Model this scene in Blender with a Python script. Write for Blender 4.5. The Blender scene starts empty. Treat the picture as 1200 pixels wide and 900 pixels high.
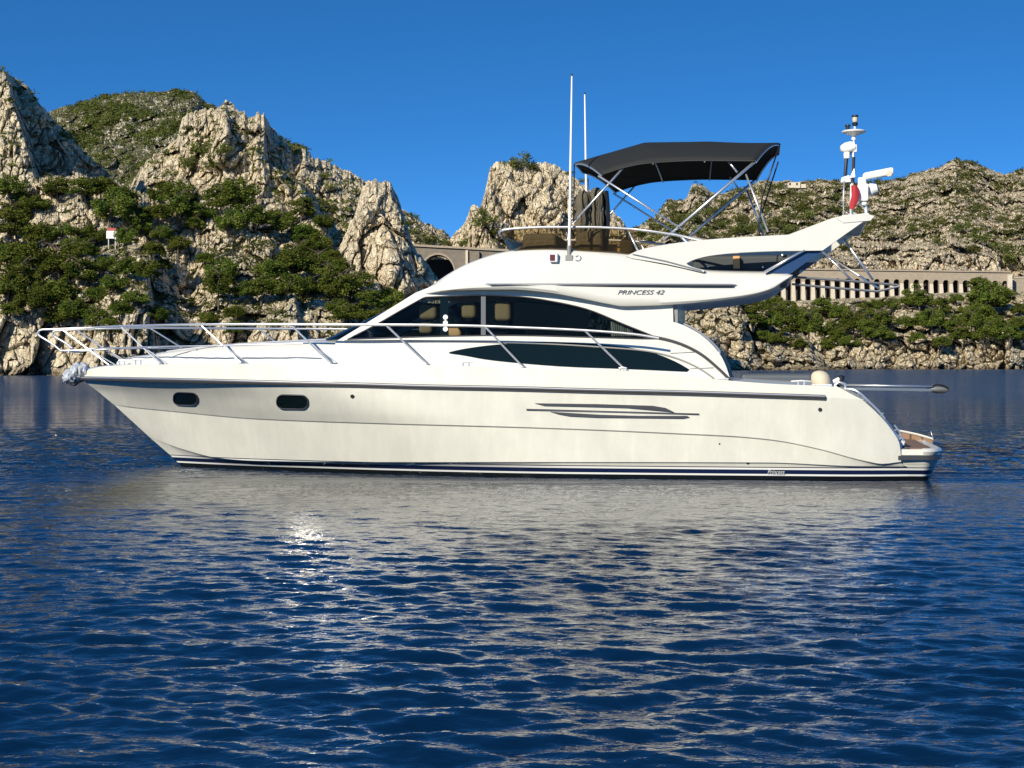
import bpy, bmesh, math, random
import numpy as np
from mathutils import Vector, Matrix
from mathutils.geometry import tessellate_polygon
random.seed(7)
rng = np.random.default_rng(11)
R = math.radians
SC = bpy.context.scene
COL = SC.collection

# ------------------------------------------------------------------ camera
F = 1937.0            # focal length in photo pixels (photo 1200 wide)
HC = 1.73             # camera height above the water
HY = 426.0            # row of the horizon
cam_d = bpy.data.cameras.new("camera"); cam = bpy.data.objects.new("camera", cam_d); COL.objects.link(cam)
cam.location = (0, 0, HC); cam.rotation_euler = (R(90), 0, 0)
cam_d.sensor_width = 36.0; cam_d.lens = 36.0 * F / 1200.0
cam_d.shift_y = (HY - 450.0) / 1200.0
cam_d.clip_start = 0.1; cam_d.clip_end = 20000
SC.camera = cam

# ------------------------------------------------------------------ sky, sun, exposure
SUN_AZ = R(-147)      # compass bearing of the sun measured from +Y towards +X
SUN_EL = R(27)
world = bpy.data.worlds.new("World"); SC.world = world; world.use_nodes = True
wn = world.node_tree.nodes; wl = world.node_tree.links; wn.clear()
w_out = wn.new('ShaderNodeOutputWorld'); w_bg = wn.new('ShaderNodeBackground')
sky = wn.new('ShaderNodeTexSky'); sky.sky_type = 'NISHITA'; sky.sun_disc = False
sky.sun_elevation = SUN_EL; sky.sun_rotation = SUN_AZ
sky.altitude = 1500; sky.air_density = 1.0; sky.dust_density = 0.0; sky.ozone_density = 5.0
tc = wn.new('ShaderNodeTexCoord'); mp = wn.new('ShaderNodeMapping'); mp.vector_type = 'POINT'
mp.inputs['Location'].default_value = (0, 0, 0.11); mp.inputs['Scale'].default_value = (1, 1, 2.6)
nrm = wn.new('ShaderNodeVectorMath'); nrm.operation = 'NORMALIZE'
wl.new(tc.outputs['Generated'], mp.inputs['Vector']); wl.new(mp.outputs['Vector'], nrm.inputs[0])
wl.new(nrm.outputs['Vector'], sky.inputs['Vector'])
w_hs = wn.new('ShaderNodeHueSaturation'); w_hs.inputs['Saturation'].default_value = 1.22
wl.new(sky.outputs['Color'], w_hs.inputs['Color']); wl.new(w_hs.outputs['Color'], w_bg.inputs['Color'])
w_bg.inputs['Strength'].default_value = 0.15
wl.new(w_bg.outputs['Background'], w_out.inputs['Surface'])
sun_d = bpy.data.lights.new("sun", 'SUN'); sun = bpy.data.objects.new("sun", sun_d); COL.objects.link(sun)
sun_d.energy = 5.0; sun_d.angle = R(0.5); sun_d.color = (1.0, 0.91, 0.75)
sdir = Vector((math.sin(SUN_AZ) * math.cos(SUN_EL), math.cos(SUN_AZ) * math.cos(SUN_EL), math.sin(SUN_EL)))
sun.rotation_euler = sdir.to_track_quat('Z', 'Y').to_euler()
sun.location = (-60, -60, 60)
SC.view_settings.view_transform = 'Standard'; SC.view_settings.look = 'None'
SC.view_settings.exposure = 0.37; SC.view_settings.gamma = 1.0
SC.cycles.max_bounces = 8; SC.cycles.caustics_reflective = False; SC.cycles.caustics_refractive = False

# ------------------------------------------------------------------ small maths
def W(px, py, d):
    """photo pixel at distance d -> world point"""
    return Vector(((px - 600) / F * d, d, HC - (py - HY) / F * d))

def hash3(i, j, k, s):
    h = (i * 374761393 + j * 668265263 + k * 2147483647 + s * 1274126177) & 0xFFFFFFFF
    h = ((h ^ (h >> 13)) * 1274126177) & 0xFFFFFFFF
    h = ((h ^ (h >> 15)) * 2246822519) & 0xFFFFFFFF
    return (h ^ (h >> 16)) & 0xFFFFFF

def vnoise(x, y, z, s=0):
    """gradient noise, about -1..1"""
    xi = np.floor(x).astype(np.int64); yi = np.floor(y).astype(np.int64); zi = np.floor(z).astype(np.int64)
    xf = x - xi; yf = y - yi; zf = z - zi
    u = xf * xf * xf * (xf * (xf * 6 - 15) + 10); v = yf * yf * yf * (yf * (yf * 6 - 15) + 10); w = zf * zf * zf * (zf * (zf * 6 - 15) + 10)
    def g(a, b, c):
        h = hash3(xi + a, yi + b, zi + c, s)
        return (((h & 255) / 127.5 - 1) * (xf - a) + (((h >> 8) & 255) / 127.5 - 1) * (yf - b) + (((h >> 16) & 255) / 127.5 - 1) * (zf - c))
    def L(a, b, t): return a + (b - a) * t
    return 1.2 * L(L(L(g(0,0,0), g(1,0,0), u), L(g(0,1,0), g(1,1,0), u), v), L(L(g(0,0,1), g(1,0,1), u), L(g(0,1,1), g(1,1,1), u), v), w)

def fbm(x, y, z, o=4, s=0, gain=0.5):
    r = 0; a = 1
    for i in range(o):
        r = r + a * vnoise(x, y, z, s + i * 17); x = x * 2.03; y = y * 2.03; z = z * 2.03; a *= gain
    return r

def ridged(x, y, z, o=4, s=0):
    r = 0; a = 1
    for i in range(o):
        r = r + a * (1 - 2 * np.abs(vnoise(x, y, z, s + i * 17))); x = x * 2.1; y = y * 2.1; z = z * 2.1; a *= 0.5
    return r / 2

def voro(x, y, z, s=0):
    """cell value of the nearest point, and F2-F1"""
    xi = np.floor(x).astype(np.int64); yi = np.floor(y).astype(np.int64); zi = np.floor(z).astype(np.int64)
    f1 = np.full(x.shape, 9.0); f2 = np.full(x.shape, 9.0); cv = np.zeros(x.shape); tv = np.zeros(x.shape)
    for a in (-1, 0, 1):
        for b in (-1, 0, 1):
            for c in (-1, 0, 1):
                h = hash3(xi + a, yi + b, zi + c, s)
                px = xi + a + (h & 255) / 255.0; py = yi + b + ((h >> 8) & 255) / 255.0; pz = zi + c + ((h >> 16) & 255) / 255.0
                d = np.sqrt((px - x) ** 2 + (py - y) ** 2 + (pz - z) ** 2)
                val = ((h * 2654435761) & 0xFFFF) / 65535.0
                m = d < f1
                f2 = np.where(m, f1, np.minimum(f2, d)); cv = np.where(m, val, cv); tv = np.where(m, ((val * 7.31) % 1 - .5) * (px - x) + ((val * 13.7) % 1 - .5) * (pz - z), tv); f1 = np.where(m, d, f1)
    return cv + 1.7 * tv, f2 - f1

def pchip(xs, ys, q):
    xs = np.asarray(xs, float); ys = np.asarray(ys, float); q = np.clip(np.asarray(q, float), xs[0], xs[-1])
    h = np.diff(xs); d = np.diff(ys) / h; m = np.zeros(len(xs)); m[0] = d[0]; m[-1] = d[-1]
    for i in range(1, len(xs) - 1):
        if d[i-1] * d[i] > 0:
            w1 = 2 * h[i] + h[i-1]; w2 = h[i] + 2 * h[i-1]; m[i] = (w1 + w2) / (w1 / d[i-1] + w2 / d[i])
    k = np.clip(np.searchsorted(xs, q) - 1, 0, len(h) - 1); t = (q - xs[k]) / h[k]; hh = h[k]
    return ((2*t**3 - 3*t*t + 1) * ys[k] + (t**3 - 2*t*t + t) * hh * m[k] + (-2*t**3 + 3*t*t) * ys[k+1] + (t**3 - t*t) * hh * m[k+1])

def smooth_path(pts, n=8):
    """Catmull-Rom through 3D points"""
    P = [Vector(p) for p in pts]; out = []
    if len(P) < 3: return P
    for i in range(len(P) - 1):
        p0 = P[max(i-1, 0)]; p1 = P[i]; p2 = P[i+1]; p3 = P[min(i+2, len(P)-1)]
        for k in range(n):
            t = k / n
            out.append(0.5 * ((2*p1) + (p2-p0)*t + (2*p0-5*p1+4*p2-p3)*t*t + (3*p1-p0-3*p2+p3)*t**3))
    out.append(P[-1]); return out

# ------------------------------------------------------------------ object helpers
def tag(o, label=None, cat=None, group=None, kind=None):
    if label: o["label"] = label
    if cat: o["category"] = cat
    if group: o["group"] = group
    if kind: o["kind"] = kind
    return o

def empty(name, loc=(0, 0, 0), rz=0.0):
    o = bpy.data.objects.new(name, None); COL.objects.link(o); o.location = loc; o.rotation_euler = (0, 0, rz)
    o.empty_display_size = 0.2
    return o

def np_mesh(name, verts, quads=None, tris=None, smooth=True):
    me = bpy.data.meshes.new(name)
    verts = np.asarray(verts, np.float32).reshape(-1, 3)
    faces = []; nf = 0; li = []
    if quads is not None and len(quads): q = np.asarray(quads, np.int32).reshape(-1, 4); li.append(q.ravel()); nf += len(q)
    else: q = np.zeros((0, 4), np.int32)
    if tris is not None and len(tris): t = np.asarray(tris, np.int32).reshape(-1, 3); li.append(t.ravel()); nf += len(t)
    else: t = np.zeros((0, 3), np.int32)
    li = np.concatenate(li)
    me.vertices.add(len(verts)); me.vertices.foreach_set("co", verts.ravel())
    me.loops.add(len(li)); me.loops.foreach_set("vertex_index", li)
    st = np.concatenate([np.arange(len(q)) * 4, len(q) * 4 + np.arange(len(t)) * 3]).astype(np.int32)
    me.polygons.add(nf); me.polygons.foreach_set("loop_start", st)
    me.polygons.foreach_set("use_smooth", np.full(nf, smooth, bool))
    me.update(calc_edges=True); me.validate()
    return me

def link(name, me, mat, parent=None):
    o = bpy.data.objects.new(name, me); COL.objects.link(o)
    if mat: me.materials.append(mat)
    if parent: o.parent = parent
    return o

def grid_quads(nu, nv, off=0):
    i = np.arange(nu - 1)[:, None]; j = np.arange(nv - 1)[None, :]
    a = i * nv + j
    return np.stack([a, a + nv, a + nv + 1, a + 1], -1).reshape(-1, 4) + off

class MB:
    """collects shapes and links them as one mesh object"""
    def __init__(s): s.v = []; s.f = []; s.sm = []
    def add(s, verts, faces, smooth=False):
        o = len(s.v); s.v += [tuple(v) for v in verts]; s.f += [tuple(i + o for i in f) for f in faces]; s.sm += [smooth] * len(faces)
    def box(s, c, size, rot=None):
        hx, hy, hz = size[0]/2, size[1]/2, size[2]/2
        vs = [Vector((x, y, z)) for x in (-hx, hx) for y in (-hy, hy) for z in (-hz, hz)]
        if rot is not None: vs = [rot @ v for v in vs]
        s.add([v + Vector(c) for v in vs], [(0,1,3,2), (4,6,7,5), (0,4,5,1), (2,3,7,6), (0,2,6,4), (1,5,7,3)])
    def tube(s, pts, r, n=8, caps=True, flat=None):
        pts = [Vector(p) for p in pts]
        rs = r if isinstance(r, (list, tuple)) else [r] * len(pts)
        t0 = (pts[1] - pts[0]).normalized(); up = Vector((0, 0, 1)) if abs(t0.z) < 0.9 else Vector((1, 0, 0))
        nrm = t0.cross(up).normalized(); vs = []
        for i, p in enumerate(pts):
            t = (pts[min(i+1, len(pts)-1)] - pts[max(i-1, 0)]).normalized()
            nrm = (nrm - t * nrm.dot(t)).normalized(); b = t.cross(nrm)
            for k in range(n):
                a = 2 * math.pi * k / n
                vs.append(p + nrm * (math.cos(a) * rs[i]) + b * (math.sin(a) * rs[i] * (flat or 1)))
        fs = [(i*n+k, i*n+(k+1) % n, (i+1)*n+(k+1) % n, (i+1)*n+k) for i in range(len(pts)-1) for k in range(n)]
        s.add(vs, fs, True)
        if caps: s.add(vs[:n], [tuple(range(n))[::-1]]); s.add(vs[-n:], [tuple(range(n))])
    def lathe(s, prof, c=(0, 0, 0), n=20, rot=None):
        vs = []
        for r, z in prof:
            for k in range(n):
                a = 2*math.pi*k/n; v = Vector((r*math.cos(a), r*math.sin(a), z))
                if rot is not None: v = rot @ v
                vs.append(v + Vector(c))
        fs = [(i*n+k, i*n+(k+1) % n, (i+1)*n+(k+1) % n, (i+1)*n+k) for i in range(len(prof)-1) for k in range(n)]
        s.add(vs, fs, True)
    def rings(s, rings, closed=True, caps=True, smooth=True):
        n = len(rings[0]); vs = [p for r in rings for p in r]; m = n if closed else n - 1
        fs = [(i*n+k, i*n+(k+1) % n, (i+1)*n+(k+1) % n, (i+1)*n+k) for i in range(len(rings)-1) for k in range(m)]
        s.add(vs, fs, smooth)
        if caps: s.add(rings[0], [tuple(range(n))[::-1]]); s.add(rings[-1], [tuple(range(n))])
    def panel(s, outer, holes, yf, thick):
        """planar sheet in x,z with holes; yf(x,z) gives y; thick goes towards +y"""
        loops = [outer] + list(holes)
        pts = [Vector((x, 0, z)) for lp in loops for x, z in lp]
        tri = tessellate_polygon([[Vector((x, z, 0)) for x, z in lp] for lp in loops])
        fr = [Vector((p.x, yf(p.x, p.z), p.z)) for p in pts]; bk = [v + Vector((0, thick, 0)) for v in fr]
        n = len(pts)
        def orient(t):
            a, b, c = (fr[i] for i in t)
            return t if (b - a).cross(c - a).y < 0 else t[::-1]
        fs = [orient(tuple(t)) for t in tri] + [tuple(i + n for i in orient(tuple(t))[::-1]) for t in tri]
        s.add(fr + bk, fs); k0 = 0
        for lp in loops:
            m = len(lp)
            for i in range(m):
                a = fr[k0+i]; b = fr[k0+(i+1) % m]; c = bk[k0+(i+1) % m]; d = bk[k0+i]
                s.add([a, b, c, d], [(0, 1, 2, 3)])
            k0 += m
    def build(s, name, mat, parent=None, bevel=0, seg=2, recalc=True, sharp=38):
        me = bpy.data.meshes.new(name); me.from_pydata(s.v, [], s.f); me.update()
        me.polygons.foreach_set("use_smooth", s.sm)
        if recalc:
            b = bmesh.new(); b.from_mesh(me); bmesh.ops.remove_doubles(b, verts=b.verts, dist=1e-5)
            bmesh.ops.recalc_face_normals(b, faces=b.faces)
            for e in b.edges:
                if len(e.link_faces) == 2 and e.calc_face_angle(0) > R(sharp): e.smooth = False
            b.to_mesh(me); b.free()
        o = link(name, me, mat, parent)
        if bevel:
            m = o.modifiers.new("bevel", 'BEVEL'); m.width = bevel; m.segments = seg; m.limit_method = 'ANGLE'; m.angle_limit = R(35)
            m.harden_normals = False
        return o

# ------------------------------------------------------------------ materials
def mat(name, col, rough=0.5, metal=0.0, **kw):
    m = bpy.data.materials.new(name); m.use_nodes = True; b = m.node_tree.nodes['Principled BSDF']
    b.inputs['Base Color'].default_value = (*col, 1); b.inputs['Roughness'].default_value = rough; b.inputs['Metallic'].default_value = metal
    for k, v in kw.items(): b.inputs[k.replace('_', ' ')].default_value = v
    return m
def nn(m, t, **kw):
    n = m.node_tree.nodes.new(t)
    for k, v in kw.items(): setattr(n, k, v)
    return n
def lk(m, a, b): m.node_tree.links.new(a, b)
def noise_tex(m, scale, detail=4, vec=None, rough=0.5):
    n = nn(m, 'ShaderNodeTexNoise'); n.inputs['Scale'].default_value = scale; n.inputs['Detail'].default_value = detail; n.inputs['Roughness'].default_value = rough
    if vec: lk(m, vec, n.inputs['Vector'])
    return n
def ramp(m, fac, stops, interp='LINEAR'):
    r = nn(m, 'ShaderNodeValToRGB'); cr = r.color_ramp; cr.interpolation = interp
    while len(cr.elements) < len(stops): cr.elements.new(0.5)
    for e, (p, c) in zip(cr.elements, stops): e.position = p; e.color = (*c, 1) if len(c) == 3 else c
    lk(m, fac, r.inputs['Fac']); return r
def mixc(m, fac, a, b, bt='MIX'):
    x = nn(m, 'ShaderNodeMix', data_type='RGBA', blend_type=bt)
    for s, v in ((x.inputs['Factor'], fac), (x.inputs['A'], a), (x.inputs['B'], b)):
        if hasattr(v, 'is_linked'): lk(m, v, s)
        elif isinstance(v, (int, float)): s.default_value = v
        else: s.default_value = (*v, 1)
    return x.outputs['Result']
def mth(m, op, a, b=None, c=None):
    x = nn(m, 'ShaderNodeMath', operation=op)
    for i, v in enumerate((a, b, c)):
        if v is None: continue
        if hasattr(v, 'is_linked'): lk(m, v, x.inputs[i])
        else: x.inputs[i].default_value = v
    return x.outputs[0]
def bump(m, h, dist, strength=1.0):
    b = nn(m, 'ShaderNodeBump'); b.inputs['Distance'].default_value = dist; b.inputs['Strength'].default_value = strength
    lk(m, h, b.inputs['Height']); lk(m, b.outputs['Normal'], m.node_tree.nodes['Principled BSDF'].inputs['Normal'])
    return b
def base(m): return m.node_tree.nodes['Principled BSDF'].inputs['Base Color']

def rock_material(name, tint=(1, 1, 1), sc=1.0, veg=0.5):
    m = mat(name, (.4, .35, .27), 0.95); P = m.node_tree.nodes['Principled BSDF']; P.inputs['Specular IOR Level'].default_value = 0.15
    g = nn(m, 'ShaderNodeNewGeometry'); pos = g.outputs['Position']
    st = nn(m, 'ShaderNodeMapping'); st.inputs['Scale'].default_value = (1, 1, 0.7); lk(m, pos, st.inputs['Vector'])
    n1 = noise_tex(m, 0.12*sc, 6, pos, 0.6); n2 = noise_tex(m, 0.9*sc, 8, st.outputs[0], 0.7); n3 = noise_tex(m, 0.35*sc, 5, st.outputs[0], 0.6)
    c = ramp(m, n2.outputs['Fac'], [(0.30, (.34, .30, .235)), (0.43, (.52, .465, .365)), (0.60, (.64, .585, .48)), (0.8, (.72, .68, .59))]).outputs[0]
    och = ramp(m, n3.outputs['Fac'], [(0.52, (0, 0, 0)), (0.68, (1, 1, 1))]).outputs[0]
    c = mixc(m, mth(m, 'MULTIPLY', och, 0.38), c, (.50, .37, .23))
    gry = ramp(m, n1.outputs['Fac'], [(0.50, (0, 0, 0)), (0.62, (1, 1, 1))]).outputs[0]
    c = mixc(m, mth(m, 'MULTIPLY', gry, 0.4), c, (.42, .405, .365))
    # dark fissures
    vo = nn(m, 'ShaderNodeTexVoronoi', feature='DISTANCE_TO_EDGE'); vo.inputs['Scale'].default_value = 0.55*sc
    wn_ = noise_tex(m, 0.8*sc, 3, pos); wv = nn(m, 'ShaderNodeVectorMath', operation='MULTIPLY_ADD')
    lk(m, wn_.outputs['Color'], wv.inputs[0]); wv.inputs[1].default_value = (2.2, 2.2, 2.2); lk(m, st.outputs[0], wv.inputs[2]); lk(m, wv.outputs[0], vo.inputs['Vector'])
    cr = ramp(m, vo.outputs['Distance'], [(0.0, (1, 1, 1)), (0.07, (0, 0, 0))]).outputs[0]
    c = mixc(m, mth(m, 'MULTIPLY', cr, 0.22), c, (.22, .18, .14))
    # soil and low herbs on the flatter ledges
    nz = nn(m, 'ShaderNodeSeparateXYZ'); lk(m, g.outputs['Normal'], nz.inputs[0])
    nv_ = noise_tex(m, 0.5*sc, 6, pos, 0.65)
    fl = mth(m, 'ADD', nz.outputs['Z'], mth(m, 'MULTIPLY', mth(m, 'SUBTRACT', nv_.outputs['Fac'], 0.5), 2.4))
    vm = ramp(m, fl, [(0.62 - .2*veg, (0, 0, 0)), (0.85 - .2*veg, (1, 1, 1))]).outputs[0]
    herb = mixc(m, n2.outputs['Fac'], (.050, .068, .018), (.15, .135, .06))
    c = mixc(m, mth(m, 'MULTIPLY', vm, min(1, 0.35 + veg*0.6)), c, herb)
    # tide and spray band at the water
    pz = nn(m, 'ShaderNodeSeparateXYZ'); lk(m, pos, pz.inputs[0])
    zz = mth(m, 'ADD', pz.outputs['Z'], mth(m, 'MULTIPLY', n3.outputs['Fac'], 1.6))
    wet = ramp(m, mth(m, 'DIVIDE', zz, 4.0), [(0.28, (1, 1, 1)), (0.52, (0, 0, 0))]).outputs[0]
    c = mixc(m, mth(m, 'MULTIPLY', wet, 0.75), c, (.13, .095, .055))
    c = mixc(m, 1.0, c, tint, 'MULTIPLY')
    lk(m, c, base(m))
    hb = mth(m, 'ADD', mth(m, 'MULTIPLY', n2.outputs['Fac'], 1.0), mth(m, 'MULTIPLY', cr, -0.30))
    v2 = nn(m, 'ShaderNodeTexVoronoi', feature='F1'); v2.inputs['Scale'].default_value = 1.5*sc; lk(m, wv.outputs[0], v2.inputs['Vector'])
    hb = mth(m, 'ADD', hb, mth(m, 'MULTIPLY', v2.outputs['Distance'], 0.55))
    bump(m, hb, 0.75/sc, 1.0)
    return m

def leaf_material(name, c1, c2, c3, sc=0.5):
    m = bpy.data.materials.new(name); m.use_nodes = True; t = m.node_tree; t.nodes.clear()
    out = nn(m, 'ShaderNodeOutputMaterial'); d = nn(m, 'ShaderNodeBsdfDiffuse'); tr = nn(m, 'ShaderNodeBsdfTranslucent'); mx = nn(m, 'ShaderNodeMixShader')
    g = nn(m, 'ShaderNodeNewGeometry'); n = noise_tex(m, sc, 3, g.outputs['Position']); oi = nn(m, 'ShaderNodeObjectInfo')
    r = ramp(m, n.outputs['Fac'], [(0.3, c1), (0.5, c2), (0.72, c3)]).outputs[0]
    v = mth(m, 'MULTIPLY_ADD', oi.outputs['Random'], 0.5, 0.75); hs = nn(m, 'ShaderNodeHueSaturation'); lk(m, v, hs.inputs['Value']); lk(m, r, hs.inputs['Color'])
    lk(m, mth(m, 'MULTIPLY_ADD', oi.outputs['Random'], 0.03, 0.485), hs.inputs['Hue'])
    lk(m, hs.outputs[0], d.inputs['Color']); lk(m, hs.outputs[0], tr.inputs['Color']); mx.inputs[0].default_value = 0.22
    lk(m, d.outputs[0], mx.inputs[1]); lk(m, tr.outputs[0], mx.inputs[2]); lk(m, mx.outputs[0], out.inputs['Surface'])
    return m

M = {}
M['rock'] = rock_material('limestone', (1.22, 1.17, 1.05), veg=0.25)
M['rock_bare'] = rock_material('bare_limestone', (1.24, 1.18, 1.05), veg=0.1)
M['rock_far'] = rock_material('far_limestone', (1.20, 1.14, 1.05), 0.7, veg=0.35)
M['rock_green'] = rock_material('scrubby_hill', (.95, .95, .92), 0.7, veg=1.0)
M['pine'] = leaf_material('pine_needles', (.042, .068, .013), (.095, .125, .022), (.168, .182, .038), 0.45)
M['scrub'] = leaf_material('scrub_leaves', (.050, .068, .018), (.095, .112, .028), (.150, .152, .045), 0.25)
M['bark'] = mat('pine_bark', (.11, .085, .065), 0.95)
# ------------------------------------------------------------------ water: one sheet to the horizon, real waves near, bump far
def axis(breaks):
    out = [breaks[0][0]]
    for (a, b, s0, s1) in breaks:
        x = a; 
        while x < b:
            t = (x - a) / (b - a); x += s0 * (s1 / s0) ** t; out.append(x)
    return np.array(out)
xp = axis([(0, 9, .026, .034), (9, 30, .036, .3), (30, 300, .3, 8), (300, 9000, 8, 900)])
xs = np.concatenate([-xp[:0:-1], xp])
ys = axis([(-30, 5, 2, .05), (5, 20, .022, .045), (20, 27, .045, .07), (27, 60, .07, .35), (60, 300, .35, 3), (300, 700, 3, 12), (700, 16000, 12, 1200)])
GX, GY = np.meshgrid(xs, ys, indexing='ij')
dx = np.gradient(xs)[:, None] * np.ones_like(GY); dy = np.gradient(ys)[None, :] * np.ones_like(GX)
Z = np.zeros_like(GX)
wr = np.random.default_rng(5)
calm = 0.24 + 0.84 * np.clip((22.5 - GY) / 9.5, 0, 1) ** 1.1             # lee of the hull is calmer
lat = np.clip((np.abs(GX - .6) - 5.2) / 2.2, 0, 1); lat = lat * lat * (3 - 2 * lat)
back_ = np.clip((GY - 24.5) / 3.5, 0, 1); k_ = np.maximum(lat * np.clip((GY - 13) / 4, 0, 1), back_); calm = calm + (0.85 - calm) * k_
WARP = [vnoise(GX / s, GY / s, GX * 0 + s, 50 + q) * 2.2 for q, s in enumerate((.45, .7, 1.1, 1.7, 2.6))]
patch = 1 + 0.35 * fbm(GX * .22, GY * .3, GX * 0, 2, 3)
for i in range(90):
    lam = 0.07 * (0.62 / 0.07) ** wr.random() * (1.5 if i % 9 == 0 else 1)
    th = wr.normal(0, 0.48) + 0.12
    k = 2 * math.pi / lam; kx = k * math.sin(th); ky = k * math.cos(th)
    slope = 0.0265 * (0.8 if lam > .6 else 1.0)
    a = slope / k * wr.uniform(.6, 1.3); ph = wr.random() * 6.283
    res = np.clip((lam / np.maximum(dx * abs(math.sin(th)) + 1e-3, dy * abs(math.cos(th)) + 1e-3) - 3.0) / 3.0, 0, 1)
    arg = kx * GX + ky * GY + ph + (1 if i % 2 else -1) * WARP[min(4, max(0, int(1.6 * math.log(lam / .105, 1.9)) ))]
    s = np.sin(arg)
    # sharper crests than troughs
    Z += a * res * (s + 0.28 * np.cos(2 * arg))
Z *= calm * patch
wv = np.stack([GX, GY, Z], -1).reshape(-1, 3)
wm = np_mesh('water', wv, grid_quads(len(xs), len(ys)))
mw = mat('sea_water', (.0015, .020, .062), 0.015); mw.node_tree.nodes['Principled BSDF'].inputs['IOR'].default_value = 1.7
g = nn(mw, 'ShaderNodeNewGeometry')
mp_ = nn(mw, 'ShaderNodeMapping'); mp_.inputs['Scale'].default_value = (0.55, 1, 1); lk(mw, g.outputs['Position'], mp_.inputs['Vector'])
n1 = noise_tex(mw, 12, 3, mp_.outputs[0], .55); n2 = noise_tex(mw, 1.3, 4, mp_.outputs[0], .6); n3 = noise_tex(mw, 0.22, 3, mp_.outputs[0])
sy = nn(mw, 'ShaderNodeSeparateXYZ'); lk(mw, g.outputs['Position'], sy.inputs[0])
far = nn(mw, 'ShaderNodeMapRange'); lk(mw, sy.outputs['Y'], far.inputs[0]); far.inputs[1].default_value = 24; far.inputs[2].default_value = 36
n4 = noise_tex(mw, 4, 3, mp_.outputs[0], .6)
mp5 = nn(mw, 'ShaderNodeMapping'); mp5.inputs['Scale'].default_value = (0.35, 1, 1); lk(mw, g.outputs['Position'], mp5.inputs['Vector']); n5 = noise_tex(mw, .30, 5, mp5.outputs[0], .7)
h = mth(mw, 'ADD', mth(mw, 'MULTIPLY', n1.outputs['Fac'], 0.012), mth(mw, 'MULTIPLY', mth(mw, 'ADD', mth(mw, 'MULTIPLY', n2.outputs['Fac'], 1.0), mth(mw, 'ADD', mth(mw, 'MULTIPLY', n4.outputs['Fac'], .22), mth(mw, 'MULTIPLY', n5.outputs['Fac'], 1.2))), far.outputs[0]))
bump(mw, h, 1.0, 1.0)
rg_ = nn(mw, 'ShaderNodeMapRange'); lk(mw, sy.outputs['Y'], rg_.inputs[0]); rg_.inputs[1].default_value = 26; rg_.inputs[2].default_value = 90; rg_.inputs[3].default_value = .02; rg_.inputs[4].default_value = .15
lk(mw, rg_.outputs[0], mw.node_tree.nodes['Principled BSDF'].inputs['Roughness'])
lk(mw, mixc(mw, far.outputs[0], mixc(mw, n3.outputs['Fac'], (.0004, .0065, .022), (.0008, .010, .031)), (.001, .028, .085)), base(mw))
tag(link('water', wm, mw), kind='structure')

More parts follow.
